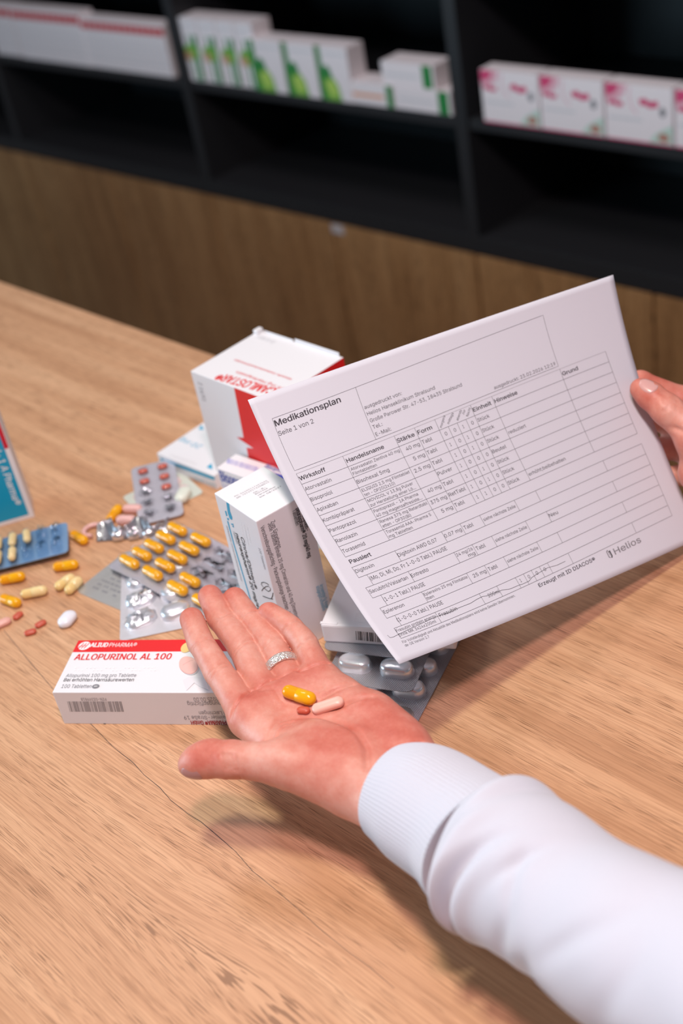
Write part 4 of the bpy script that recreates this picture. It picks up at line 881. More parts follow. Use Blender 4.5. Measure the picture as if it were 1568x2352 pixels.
def foil_mat(name, col, rough, ridge=None, met=.62):
    m = mat(name, col, rough, metal=met)
    g = NT(m); tc = g.n('ShaderNodeTexCoord'); n = g.n('ShaderNodeTexNoise'); n.inputs['Scale'].default_value = 120; n.inputs['Detail'].default_value = 3
    bp = g.n('ShaderNodeBump'); bp.inputs['Strength'].default_value = .25; bp.inputs['Distance'].default_value = .001
    g.l(tc.outputs['Object'], n.inputs['Vector']); g.l(n.outputs['Fac'], bp.inputs['Height'])
    if ridge:
        sp = g.n('ShaderNodeSeparateXYZ'); g.l(tc.outputs['Object'], sp.inputs[0])
        a = g.math('SINE', g.math('MULTIPLY', g.math('ADD', sp.outputs[0], sp.outputs[1]), ridge)); 
        c2 = g.math('SINE', g.math('MULTIPLY', g.math('SUBTRACT', sp.outputs[0], sp.outputs[1]), ridge))
        b2 = g.n('ShaderNodeBump'); b2.inputs['Strength'].default_value = .55; b2.inputs['Distance'].default_value = .00025
        g.l(g.math('ADD', a, g.math('MULTIPLY', c2, .4)), b2.inputs['Height']); g.l(bp.outputs['Normal'], b2.inputs['Normal']); g.l(b2.outputs['Normal'], g.b.inputs['Normal'])
    else: g.l(bp.outputs['Normal'], g.b.inputs['Normal'])
    return m
FOIL = foil_mat('silver_foil', (.80, .78, .83), .36, 3600); FOILS = foil_mat('smooth_silver_foil', (.80, .80, .84), .33, None, .72); FOILG = foil_mat('grey_foil', (.52, .52, .50), .38)
FOILD = foil_mat('ridged_grey_foil', (.46, .45, .48), .38, 4200); TORN = foil_mat('torn_foil', (.80, .78, .82), .2, None, .85); DOMEM = foil_mat('bright_foil_dome', (.84, .88, .92), .26, None, .7)
def rrect(x0, y0, x1, y1, r, n=5):
    P = []
    for cx_, cy_, a0 in ((x1 - r, y1 - r, 0), (x0 + r, y1 - r, 90), (x0 + r, y0 + r, 180), (x1 - r, y0 + r, 270)):
        for i in range(n + 1):
            a = math.radians(a0 + 90 * i / n); P.append((cx_ + r * math.cos(a), cy_ + r * math.sin(a)))
    return P
def bend(V, curl):
    V = np.array(V, float)
    if curl: V[:, 2] += curl(V[:, 0], V[:, 1])
    return V
def plate(x0, y0, x1, y1, r, z, th, m, curl=None, step=.004):
    """rounded flat strip, gridded so that it may curl"""
    b = bmesh.new(); P = rrect(x0, y0, x1, y1, r)
    f = b.faces.new([b.verts.new((px_, py_, z)) for px_, py_ in P])
    for ax, a0, a1 in ((0, x0, x1), (1, y0, y1)):
        k = int((a1 - a0) / step)
        if curl:
            for i in range(1, k):
                c = a0 + (a1 - a0) * i / k; n = Vector((1, 0, 0)) if ax == 0 else Vector((0, 1, 0)); co = Vector((c, 0, 0)) if ax == 0 else Vector((0, c, 0))
                bmesh.ops.bisect_plane(b, geom=b.verts[:] + b.edges[:] + b.faces[:], plane_co=co, plane_no=n)
    r_ = bmesh.ops.extrude_face_region(b, geom=b.faces[:])
    for v in [g for g in r_['geom'] if isinstance(g, bmesh.types.BMVert)]: v.co.z += th
    bmesh.ops.recalc_face_normals(b, faces=b.faces[:])
    b.verts.index_update(); V = bend([v.co for v in b.verts], curl); F = [[v.index for v in f_.verts] for f_ in b.faces]; b.free()
    mb_ = MB(); mb_.add(V, F, m); return mb_
def dome(cx_, cy_, L, W_, h, z, yaw=0, crush=0.0, seed=0, seg=28, flat=.45):
    rg = random.Random(seed); r = W_ / 2; sl = max(0, L / 2 - r); t = np.linspace(0, 2 * np.pi, seg, endpoint=False)
    V = []; F = []
    for k, (s_, kz) in enumerate(((1.0, 0), (.97, .30), (.90, .62), (.78, .86), (flat, .99), (.12, 1.0))):
        px_ = np.where(np.cos(t) >= 0, 1, -1) * sl * (1 if s_ > .7 else s_ ** .5) + r * s_ * np.cos(t); py_ = r * s_ * np.sin(t)
        zz = np.full(seg, kz * h)
        if crush and k: 
            zz *= np.array([1 - crush * rg.random() for _ in t]); px_ = px_ + np.array([rg.uniform(-1, 1) * r * .22 * crush for _ in t]); py_ = py_ + np.array([rg.uniform(-1, 1) * r * .22 * crush for _ in t])
        V += list(np.stack([cx_ + px_ * math.cos(yaw) - py_ * math.sin(yaw), cy_ + px_ * math.sin(yaw) + py_ * math.cos(yaw), z + zz], 1))
    for k in range(5):
        for i in range(seg):
            a, b_ = k * seg + i, k * seg + (i + 1) % seg; F.append([a, b_, b_ + seg, a + seg])
    F.append([5 * seg + i for i in range(seg)])
    return V, F
def place(e, o_xy, yaw, z=0.0, pitch=0.0, roll=0.0):
    e.location = (o_xy[0], o_xy[1], z); e.rotation_euler = (roll, pitch, yaw)

# -- yellow capsules in a clear strip: 4 columns x 5 rows, the right half pressed out
o0 = on(1140 * .35714, 900 + 885 * .35714, .0105)       # centre of the far left capsule
e = empty('blister_strip', (0, 0, 0), 0, 'clear blister strip holding eleven yellow capsules, right half pressed empty', 'blister strip')
c1, c2 = .0309, .0133
X0, X1, Y0, Y1 = -.0190, 3 * c1 + .0185, -4 * c2 - .0110, .0105
wav = lambda x, y: .0012 * np.sin(np.asarray(x) * 60) + .0006 * np.sin(np.asarray(y) * 90 + 1)
plate(X0, Y0, X1, Y1, .005, 0, .0002, FOIL, wav).build('foil', e)
film = plate(X0, Y0, X1, Y1, .005, .00035, .0002, FILM, wav)
full = [(i, j) for i in (0, 1) for j in range(5)] + [(2, 3), (2, 4), (3, 4)]
full = [(0, j) for j in range(5)] + [(1, j) for j in range(5)] + [(2, 3), (2, 4), (3, 4)]
torn = MB()
for i in range(4):
    for j in range(5):
        x, y = i * c1, -j * c2; z = float(wav(x, y)) + .0005
        V, F = dome(x, y, .0262, .0104, .0093, z, 0, 0 if (i, j) in full else .75, i * 7 + j)
        film.add(V, F, FILM, (i, j) in full)
        if (i, j) not in full:
            rg = random.Random(i * 31 + j); V = []; F = []
            for k in range(7):
                a = rg.uniform(0, 6.28); rr_ = rg.uniform(.0015, .0045); cx_, cy_ = x + rg.uniform(-.008, .008), y + rg.uniform(-.003, .003); n0 = len(V)
                for mth in range(3): V.append((cx_ + rr_ * math.cos(a + mth * 2.1) * 1.4, cy_ + rr_ * math.sin(a + mth * 2.1), z + rg.uniform(.0004, .0052)))
                F.append([n0, n0 + 1, n0 + 2])
            torn.add(V, F, TORN)
film.build('film', e); torn.build('torn_foil', e)
me = None
b = MB(); V, F = lathe(hemi(-.0072, .00425, -1)[::-1] + [(-.0064, .00425), (-.0010, .00425), (-.0007, .0044), (-.0002, .0044), (.0062, .0044)] + hemi(.0070, .0044, 1)); b.add(V, F, YEL, True)
for i, j in full:
    x, y = i * c1, -j * c2
    if me is None: o = b.build('capsule', e); me = o.data
    else: o = bpy.data.objects.new('capsule', me); COL.objects.link(o); o.parent = e
    o.location = (x, y, float(wav(x, y)) + .0052)
place(e, o0, math.radians(0.6), .0052, math.radians(.8), math.radians(-.6))

# -- silver strip with big ovals in front of it
A_, B_ = on(278, 1312, .002), on(274, 1467, .002); yw = math.atan2(A_[1] - B_[1], A_[0] - B_[0])
e = empty('blister_strip', (0, 0, 0), 0, 'silver foil strip with large pressed out ovals behind the red banded carton', 'blister strip')
pl = plate(-.002, -.0600, .112, .0, .004, 0, .0003, FOIL); 
for i in range(3):
    for j in range(2):
        V, F = dome(.0190 + .0265 * i, -.0170 - .0285 * j, .0262, .0195, .0066, .0003, math.radians(104), .0 if (i, j) in ((0, 1), (1, 1)) else .5, i * 5 + j, flat=.5); pl.add(V, F, FOILS if True else FOIL, True)
pl.build('foil', e)
b = MB()
for i in range(3):
    for j in range(2):
        if (i, j) in ((0, 1), (1, 1)): continue
        rg = random.Random(i + 9 * j + 2); x, y = .0190 + .0265 * i, -.0170 - .0285 * j; V = []; F = []
        for k in range(4):
            a = k * 1.57 + rg.uniform(-.4, .4); n0 = len(V); V += [(x, y, .0066 + rg.uniform(0, .001)), (x + .009 * math.cos(a), y + .007 * math.sin(a), .0035), (x + .008 * math.cos(a + 1), y + .007 * math.sin(a + 1), .0030)]; F.append([n0, n0 + 1, n0 + 2])
        b.add(V, F, TORN)
b.build('torn_foil', e)
place(e, B_, yw, .0006)

# -- grey strip with printing, underneath
A_, B_ = on(172, 1356, .0015), on(275, 1399, .0015); yw = math.atan2(B_[1] - A_[1], B_[0] - A_[0])
e = empty('blister_strip', (0, 0, 0), 0, 'grey foil strip with dark printing, lowest, its corner sticking out to the left', 'blister strip')
pl = plate(0, 0, .105, .062, .006, 0, .0004, FOILG)
rg = random.Random(4)
for i in range(9):
    for k in range(14):
        x0 = .010 + .0026 * k + rg.uniform(0, .001); y0 = .010 + i * .0052
        if rg.random() < .75 and not (i < 2 and k > 10): pl.add([(x0, y0, .00046), (x0 + .0018, y0, .00046), (x0 + .0018, y0 + .0022, .00046), (x0, y0 + .0022, .00046)], [[0, 1, 2, 3]], GREYINK)
pl.build('foil', e); place(e, A_, yw, .0002)

# -- strip of small red tablets at the back
A_, B_ = on(303, 1086, .006), on(318, 1208, .006); D_ = B_ - A_; yw = math.atan2(D_[1], D_[0])
e = empty('blister_strip', (0, 0, 0), 0, 'clear blister strip with small red tablets, four lower pockets pressed empty', 'blister strip')
LB = .0865
pl = plate(0, 0, LB, .0405, .005, 0, .0003, FOIL); pl.build('foil', e); film = plate(0, 0, LB, .0405, .005, .0004, .0002, FILM); torn = MB()
tme = None
for i in range(5):
    for j in range(2):
        x, y = .0115 + i * .0158, .0110 + j * .0185; ok = i < 3 and not (i == 2 and j == 0)
        V, F = dome(x, y, .0135, .0115, .0046, .0006, math.pi / 2, 0 if ok else .7, i * 3 + j); film.add(V, F, FILM, ok)
        if ok:
            if tme is None: o = pill_mesh(.0092, .0058, .0034, REDT).build('tablet', e); tme = o.data
            else: o = bpy.data.objects.new('tablet', tme); COL.objects.link(o); o.parent = e
            o.location = (x, y, .0024); o.rotation_euler = (0, 0, math.pi / 2)
        else:
            rg = random.Random(i * 3 + j); V = []; F = []
            for k in range(5):
                n0 = len(V); a = rg.uniform(0, 6.28)
                V += [(x + .004 * math.cos(a + m_), y + .005 * math.sin(a + m_), .001 + rg.uniform(0, .004)) for m_ in (0, 2.1, 4.2)]; F.append([n0, n0 + 1, n0 + 2])
            torn.add(V, F, TORN)
film.build('film', e); torn.build('torn_foil', e)
place(e, A_, yw, .0105, math.radians(5.0))

# -- whitish strip below it
A_ = on(296, 1122, .001); e = empty('blister_strip', (0, 0, 0), 0, 'pale greenish strip lying under the strip of small red tablets', 'blister strip')
plate(0, 0, .05, .060, .004, 0, .0005, mat('pale_strip', (.60, .64, .56), .4)).build('foil', e); mb2 = MB()
for i in range(2):
    for j in range(3): mb2.add(*dome(.014 + i * .02, .012 + j * .018, .015, .011, .0034, .0005), mat('pale_pink_pocket', (.78, .60, .58), .3), True)
mb2.build('pocket', e); place(e, (A_[0] + .005, A_[1] - .012), yw + .35, .0003)

# -- crumpled strip standing on its edge
A_, B_ = on(222, 1246, 0), on(384, 1234, 0); D_ = B_ - A_; yw = math.atan2(D_[1], D_[0]); LL = np.linalg.norm(D_)
e = empty('blister_strip', (0, 0, 0), 0, 'crumpled silver strip standing on its edge behind the yellow capsules', 'blister strip')
V = []; F = []; n_ = 40
for i in range(n_ + 1):
    x = LL * i / n_
    for j in range(9):
        k = j / 8; V.append((x, .008 * math.sin(i * .33) * k + .006 * k * math.sin(i * .9 + j) * .3 + .012 * k, .0105 * k * (1 - .35 * (i / n_ - .4) ** 2) + .0006 * math.sin(i * 1.7 + j * 2)))
for i in range(n_):
    for j in range(8): a = i * 9 + j; F.append([a, a + 9, a + 10, a + 1])
b = MB(); b.add(V, F, foil_mat('dull_dark_foil', (.42, .40, .43), .3, None, .85), True); o = b.build('foil', e); md = o.modifiers.new('t', 'SOLIDIFY'); md.thickness = .0004
b = MB()
for i in range(5): b.add(*dome(.020 + i * .014, .0025, .012, .009, .0075, .001, .2, .45, i + 40), TORN, True)
b.build('pocket', e); place(e, A_, yw, .0007)
# curved pink tablet shell at its left end
b = MB(); V = []; F = []; n_ = 22
for i in range(n_):
    a = math.radians(60 + 230 * i / (n_ - 1))
    for k in range(8):
        t = 2 * math.pi * k / 8; rad = .0082 + .0021 * math.cos(t); V.append((rad * math.cos(a), rad * math.sin(a), .0023 + .0021 * math.sin(t)))
for i in range(n_ - 1):
    for k in range(8): a = i * 8 + k; c_ = i * 8 + (k + 1) % 8; F.append([a, c_, c_ + 8, a + 8])
F += [list(range(8)), [(n_ - 1) * 8 + k for k in range(8)][::-1]]
b.add(V, F, PINKT2, True); o = b.build('tablet_shell'); P_ = on(214, 1219, .002); o.location = (P_[0] , P_[1], .0003); o.rotation_euler = (0, 0, .5)
tag(o, 'curved broken pink tablet shell at the end of the crumpled strip', 'tablet shell')

# -- bluish strip at the left edge with cream capsules
A_, B_ = on(0, 1313, .004), on(160, 1276, .004); D_ = B_ - A_; yw = math.atan2(D_[1], D_[0]); LL = np.linalg.norm(D_)
e = empty('blister_strip', (0, 0, 0), 0, 'bluish clear blister strip with cream capsules at the left edge', 'blister strip')
BL = mat('blue_grey_foil', (.42, .51, .61), .35, metal=.5)
plate(-.05, 0, LL, .0405, .004, 0, .0003, BL).build('foil', e); film = plate(-.05, 0, LL, .0405, .004, .0004, .0002, FILMB)
cm = None
full = [(0, 0), (0, 1), (1, 0), (1, 1), (2, 0), (2, 1), (3, 0), (3, 1)]
for i in range(8):
    for j in range(2):
        x, y = LL - .0095 - i * .0128, .0108 + j * .0190; ok = i in (2, 3, 4, 5, 6) and not (i == 2 and j == 0)
        V, F = dome(x, y, .0185, .0098, .0078, .0006, math.pi / 2, 0 if ok else .55, i * 3 + j); film.add(V, F, FILMB if not ok else FILM, True)
        if ok:
            if cm is None:
                b = MB(); Vv, Ff = lathe(hemi(-.0045, .0034, -1)[::-1] + hemi(.0045, .0036, 1)); b.add(Vv, Ff, CRM2, True); o = b.build('capsule', e); cm = o.data
            else: o = bpy.data.objects.new('capsule', cm); COL.objects.link(o); o.parent = e
            o.location = (x, y, .0046); o.rotation_euler = (0, 0, math.pi / 2 + rnd.uniform(-.1, .1))
film.build('film', e); place(e, A_, yw, .0062, math.radians(-1.5), math.radians(6))

# -- stack of silver strips under the plain carton
def strip_big(o_xy, yaw, z, label, rows, embossed=True, empties=()):
    e = empty('blister_strip', (0, 0, 0), 0, label, 'blister strip', 'silver strips stacked under the plain carton')
    pl = plate(0, -.002, .0670, .105, .006, 0, .0007, FOILD); pl.build('foil', e)
    for i in range(rows):
        for j in range(2):
            x, y = .0185 + j * .0315, .0165 + .0235 * i; b = MB()
            if (i, j) in empties: V, F = dome(x, y, .0255, .0150, .0028, .0006, 0, .0, 3, flat=.8); b.add(V, F, FOILG, True)
            else: b.add(*dome(x, y, .0255, .0150, .0080, .0006, 0, 0, seg=36, flat=.62), DOMEM, True)
            b.build('pocket', e)
    place(e, o_xy, yaw, z); return e
yw = math.radians(25.5)
ex_ = np.array([math.cos(yw), math.sin(yw)]); ey_ = np.array([-ex_[1], ex_[0]])
base = on(757, 1508, .006)[:2]
strip_big(base + ex_ * .012 - ey_ * .056, yw - .10, .0003, 'silver blister strip, lowest of the stack under the plain carton', 4, empties=((0, 1),))
strip_big(base + ex_ * .005 - ey_ * .0265 + np.array([.0, .0]), yw - .03, .0085, 'silver blister strip, second from the bottom of the stack', 4)
strip_big(base + ex_ * -.002 - ey_ * .0030, yw - .02, .0167, 'silver blister strip, topmost in the stack, mostly under the plain carton', 0)

# ---------------------------------------------------------------- hands: smooth distance fields turned into one continuous skin
class Field:
    def __init__(s, lo, hi, h):
        s.lo = np.array(lo, np.float32); s.h = h; s.n = np.ceil((np.array(hi) - s.lo) / h).astype(int) + 1
        s.ax = [s.lo[i] + h * np.arange(s.n[i], dtype=np.float32) for i in range(3)]
        s.D = np.full(s.n, .05, np.float32)
    def sub(s, a, b, m):
        lo = np.floor((np.minimum(a, b) - m - s.lo) / s.h).astype(int).clip(0, s.n - 1); hi = np.ceil((np.maximum(a, b) + m - s.lo) / s.h).astype(int).clip(1, s.n)
        return tuple(slice(l, max(q_, l + 1)) for l, q_ in zip(lo, hi))
    def grid(s, sl): return np.meshgrid(s.ax[0][sl[0]], s.ax[1][sl[1]], s.ax[2][sl[2]], indexing='ij', sparse=True)
    def cone(s, D, a, ra, b, rb, k, sq=None):
        """smooth union of a tapered capsule into D; sq = (direction, factor) flattens it along a direction"""
        a, b = np.array(a, np.float32), np.array(b, np.float32); m = max(ra, rb) + .016
        sl = s.sub(a, b, m); X, Y, Z = s.grid(sl); d = b - a; L2 = float(d @ d) + 1e-12
        t = np.clip(((X - a[0]) * d[0] + (Y - a[1]) * d[1] + (Z - a[2]) * d[2]) / L2, 0, 1)
        px_, py_, pz_ = X - a[0] - t * d[0], Y - a[1] - t * d[1], Z - a[2] - t * d[2]
        r2 = px_ ** 2 + py_ ** 2 + pz_ ** 2
        if sq is not None:
            n, fct = sq; q_ = px_ * n[0] + py_ * n[1] + pz_ * n[2]; r2 = r2 + q_ ** 2 * (fct ** 2 - 1)
        dist = np.sqrt(r2) - (ra + t * (rb - ra))
        s.smin(D, sl, dist, k)
    def smin(s, D, sl, dist, k):
        o = D[sl]
        if k <= 0: D[sl] = np.minimum(o, dist)
        else:
            h = np.clip(.5 + .5 * (o - dist) / k, 0, 1); D[sl] = o * (1 - h) + dist * h - k * h * (1 - h)
    def groove(s, D, pts, wd, dep, up, side=None):
        """skin crease: pushes the surface in along a polyline, on the side that 'up' points to"""
        P = [np.array(p, np.float32) for p in pts]; up = np.array(up, np.float32)
        for a, b in zip(P[:-1], P[1:]):
            sl = s.sub(a, b, .022); X, Y, Z = s.grid(sl); d = b - a; d = d - up * (d @ up); L2 = float(d @ d) + 1e-12
            q = [X - a[0], Y - a[1], Z - a[2]]; hgt = q[0] * up[0] + q[1] * up[1] + q[2] * up[2]
            q = [q[i] - hgt * up[i] for i in range(3)]
            t = np.clip((q[0] * d[0] + q[1] * d[1] + q[2] * d[2]) / L2, 0, 1)
            r2 = sum((q[i] - t * d[i]) ** 2 for i in range(3))
            g = dep * np.exp(-r2 / wd ** 2) * (np.abs(hgt) < .0185) * (1 / (1 + np.exp(-(hgt + .004) / .001)))
            s._g[sl] = np.maximum(s._g[sl], g)
    def begin_grooves(s): s._g = np.zeros(s.n, np.float32)
    def mesh(s, D):
        n = np.array(D.shape); ins = D < 0
        c = np.zeros(n - 1, np.int8)
        for i in (0, 1):
            for j in (0, 1):
                for k in (0, 1): c += ins[i:n[0] - 1 + i, j:n[1] - 1 + j, k:n[2] - 1 + k]
        act = np.argwhere((c > 0) & (c < 8)); idx = np.full(n - 1, -1, np.int64); idx[tuple(act.T)] = np.arange(len(act))
        acc = np.zeros((len(act), 3)); cnt = np.zeros(len(act))
        cor = [(i, j, k) for i in (0, 1) for j in (0, 1) for k in (0, 1)]
        for a in cor:
            for ax in range(3):
                if a[ax]: continue
                b = list(a); b[ax] = 1
                da = D[tuple((act + a).T)]; db = D[tuple((act + b).T)]; x = (da < 0) != (db < 0)
                t = np.where(x, da / (da - db + 1e-20), 0); p = np.array(a) + np.zeros((len(act), 3)); p[:, ax] += t
                acc += p * x[:, None]; cnt += x
        V = (act + acc / cnt[:, None]) * s.h + s.lo
        F = []
        for ax in range(3):
            u, v = [(1, 2), (2, 0), (0, 1)][ax]
            sa = [slice(None)] * 3; sb = [slice(None)] * 3; sa[ax] = slice(0, -1); sb[ax] = slice(1, None)
            x = ins[tuple(sa)] != ins[tuple(sb)]; e_ = np.argwhere(x); e_ = e_[(e_[:, u] > 0) & (e_[:, v] > 0) & (e_[:, u] < n[u] - 1) & (e_[:, v] < n[v] - 1)]
            flip = ins[tuple(sa)][tuple(e_.T)]
            o = lambda du, dv: idx[tuple((e_ - np.eye(3, dtype=int)[u] * du - np.eye(3, dtype=int)[v] * dv).T)]
            Q = np.stack([o(1, 1), o(0, 1), o(0, 0), o(1, 0)], 1); Q[~flip] = Q[~flip][:, ::-1]; F.append(Q)
        return V, np.concatenate(F)

def skin_material():
    m = bpy.data.materials.new('skin'); m.use_nodes = True; g = NT(m)
    at_ = g.n('ShaderNodeAttribute', attribute_name='tone'); tc = g.n('ShaderNodeTexCoord')
    n1 = g.noise(tc.outputs['Object'], 95, 3, .55); n2 = g.noise(tc.outputs['Object'], 420, 3, .6)
    f = g.math('ADD', at_.outputs['Fac'], g.math('MULTIPLY', g.math('SUBTRACT', n1, .5), .75))
    f = g.math('ADD', f, g.math('MULTIPLY', g.math('SUBTRACT', n2, .5), .30))
    c = g.ramp(f, [(0.05, (.74, .40, .325)), (.40, (.68, .285, .215)), (.75, (.60, .175, .125)), (1.0, (.52, .12, .082))])
    g.l(c, g.b.inputs['Base Color']); g.b.inputs['Roughness'].default_value = .46
    g.b.inputs['Subsurface Weight'].default_value = .35; g.b.inputs['Subsurface Radius'].default_value = (1, .36, .22); g.b.inputs['Subsurface Scale'].default_value = .0035
    g.b.inputs['Specular IOR Level'].default_value = .42
    vo = g.n('ShaderNodeTexVoronoi', feature='DISTANCE_TO_EDGE'); vo.inputs['Scale'].default_value = 850; g.l(tc.outputs['Object'], vo.inputs['Vector'])
    n3 = g.noise(tc.outputs['Object'], 260, 4, .6)
    bp = g.n('ShaderNodeBump'); bp.inputs['Strength'].default_value = .35; bp.inputs['Distance'].default_value = .0005
    g.l(g.math('ADD', g.math('MULTIPLY', vo.outputs['Distance'], .5), n3), bp.inputs['Height']); g.l(bp.outputs['Normal'], g.b.inputs['Normal'])
    return m
SKIN = skin_material()
NAIL = mat('fingernail', (.66, .36, .33), .28, coat=.15)
def smooth_mesh(V, F, it=2):
    E_ = np.unique(np.sort(np.concatenate([F[:, [0, 1]], F[:, [1, 2]], F[:, [2, 3]], F[:, [3, 0]]]), 1), axis=0)
    for _ in range(it):
        acc = np.zeros_like(V); cnt = np.zeros(len(V))
        np.add.at(acc, E_[:, 0], V[E_[:, 1]]); np.add.at(acc, E_[:, 1], V[E_[:, 0]]); np.add.at(cnt, E_[:, 0], 1); np.add.at(cnt, E_[:, 1], 1)
        V = V * .5 + acc / cnt[:, None] * .5
    return V
def skin_object(name, fld, D, red, root, label, it=3):
    V, F = fld.mesh(D); V = smooth_mesh(V, F, it)
    me = bpy.data.meshes.new(name); me.vertices.add(len(V)); me.vertices.foreach_set('co', V.ravel().astype(np.float32))
    me.loops.add(F.size); me.loops.foreach_set('vertex_index', F.ravel().astype(np.int32)); me.polygons.add(len(F))
    me.polygons.foreach_set('loop_start', np.arange(len(F), dtype=np.int32) * 4); me.update(calc_edges=True); me.validate()
    tone = np.full(len(V), .38)
    for p, r, amt in red: tone += amt * np.exp(-((V - np.array(p)) ** 2).sum(1) / r ** 2)
    at_ = me.attributes.new('tone', 'FLOAT', 'POINT'); at_.data.foreach_set('value', tone.clip(0, 1).astype(np.float32))
    o = link(name, me, SKIN, root, True); o.matrix_parent_inverse = Matrix.Translation(-root.location)
    if label: o['label'] = label
    return o
def nail(tipc, axis, nrm, L, W_, rad, parent, label=None, m=None):
    """curved nail plate lying on a finger of radius rad; axis points to the finger tip"""
    axis = np.array(axis) / np.linalg.norm(axis); nrm = np.array(nrm) - axis * (np.array(nrm) @ axis); nrm /= np.linalg.norm(nrm); sd = np.cross(axis, nrm)
    V = []; F = []; nu_, nv_ = 13, 11
    bv = BVHTree.FromPolygons([v.co for v in parent.data.vertices], [p.vertices for p in parent.data.polygons])
    def surf_r(k):                      # how far the skin stands from the finger axis under the nail
        o_ = np.array(tipc) + axis * k + nrm * .05; h = bv.ray_cast(Vector(o_), Vector(-nrm)); return .05 - h[3] if h[0] is not None else rad
    ra_, rb_ = surf_r(-L * .38), surf_r(L * .30); rad = (ra_ + rb_) / 2; slope = (rb_ - ra_) / (L * .68)
    for lay in (0, 1):
        for i in range(nu_):
            for j in range(nv_):
                a = -1 + 2 * i / (nu_ - 1); b_ = -1 + 2 * j / (nv_ - 1)
                ax_ = a * math.sqrt(max(0, 1 - .48 * b_ * b_)); bx = b_ * math.sqrt(max(0, 1 - .30 * a * a))
                th = bx * W_ / 2 / rad; r_ = rad + slope * ax_ * L / 2 + (.0005 if lay else -.0012) - .0006 * a * a - (.0005 if abs(b_) > .95 or abs(a) > .95 else 0) * lay
                V.append(np.array(tipc) + axis * (ax_ * L / 2) + (nrm * math.cos(th) + sd * math.sin(th)) * r_)
    N_ = nu_ * nv_
    for i in range(nu_ - 1):
        for j in range(nv_ - 1):
            a = i * nv_ + j; F.append([N_ + a, N_ + a + 1, N_ + a + nv_ + 1, N_ + a + nv_]); F.append([a, a + nv_, a + nv_ + 1, a + 1])
    rm = [j for j in range(nv_)] + [i * nv_ + nv_ - 1 for i in range(1, nu_)] + [(nu_ - 1) * nv_ + j for j in range(nv_ - 2, -1, -1)] + [i * nv_ for i in range(nu_ - 2, 0, -1)]
    for i, a in enumerate(rm): b_ = rm[(i + 1) % len(rm)]; F.append([a, b_, N_ + b_, N_ + a])
    b = MB(); b.add(V, F, m or NAIL, True); o = b.build('fingernail', parent); o.matrix_parent_inverse = parent.matrix_parent_inverse.copy()
    o.matrix_parent_inverse = Matrix.Identity(4)
    if label: o['label'] = label
    return o

person = empty('person', (.42, .28, FLOOR), 0, 'person in a white sweater, pills in one palm, holding up a printed sheet', 'person')
# ---- open hand, palm up
hp = lambda x, y, z: on(400 + x / 2.6133, 1320 + y / 2.6133, z - .011)
# finger joints: tip centre, DIP, PIP, base, knuckle
IDX = [hp(104, 268, .0905), hp(157, 408, .0870), hp(262, 580, .0825), hp(385, 770, .0775), hp(452, 862, .0740)]
MID = [hp(214, 133, .0910), hp(280, 265, .0875), hp(407, 432, .0830), hp(515, 660, .0775), hp(600, 765, .0740)]
RNG = [hp(362, 148, .0900), hp(428, 245, .0870), hp(566, 405, .0825), hp(660, 580, .0775), hp(735, 690, .0745)]
PNK = [hp(563, 235, .0905), hp(690, 312, .0880), hp(782, 415, .0845), hp(838, 540, .0795), hp(895, 635, .0760)]
RAD = {'i': (.0076, .0082, .0090, .0097, .0110), 'm': (.0079, .0086, .0092, .0099, .0112), 'r': (.0077, .0082, .0090, .0097, .0108), 'p': (.0070, .0073, .0079, .0088, .0100)}
WR_P, WR_T = hp(1395, 1130, .0720), hp(1235, 1330, .0730)
allp = np.array(IDX + MID + RNG + PNK + [WR_P, WR_T, hp(40, 1160, .09), hp(1700, 1650, .08)])
fld = Field(allp.min(0) - .028, allp.max(0) + .028, .0008)
Dh = fld.D.copy()
# palm
pal = fld.D.copy(); UP = np.array([0, 0, 1.0])
MC = [(IDX[4], .0112, hp(1130, 1200, .0700), .0135), (MID[4], .0112, hp(1170, 1130, .0690), .0140), (RNG[4], .0108, hp(1220, 1080, .0690), .0140), (PNK[4], .0102, hp(1285, 1030, .0700), .0130)]
for a, ra, b_, rb in MC: fld.cone(pal, a, ra, b_, rb, .010)
fld.cone(pal, hp(1000, 745, .0750), .0125, hp(1330, 1000, .0740), .0155, .012)       # hypothenar pad
fld.cone(pal, hp(1200, 850, .0750), .0130, hp(1370, 1060, .0730), .0150, .012)
fld.cone(pal, hp(1060, 1235, .0745), .0190, hp(760, 1130, .0790), .0150, .014)       # thenar pad
fld.cone(pal, hp(1080, 1100, .0765), .0165, hp(870, 1030, .0790), .0140, .014)
fld.cone(pal, hp(1150, 1270, .0725), .0180, WR_T, .0165, .012)
fld.cone(pal, IDX[4], .0105, hp(600, 1010, .0745), .0085, .010)                      # web of the thumb
fld.cone(pal, hp(520, 960, .0735), .0080, hp(700, 1060, .0750), .0110, .010)
fld.cone(pal, hp(455, 830, .0780), .0100, hp(880, 640, .0780), .0095, .010)          # pads below the fingers
FA = hp(1310, 1230, .0725); FB = on(1180, 1985, .0770)
dirw = (FB - FA) / np.linalg.norm(FB - FA); sidew = np.cross(dirw, UP); sidew /= np.linalg.norm(sidew)
fld.cone(pal, WR_P, .0165, FB + sidew * .012 * np.sign((WR_P - FA) @ sidew), .0215, .014)
fld.cone(pal, WR_T, .0165, FB - sidew * .012 * np.sign((WR_P - FA) @ sidew), .0215, .014)
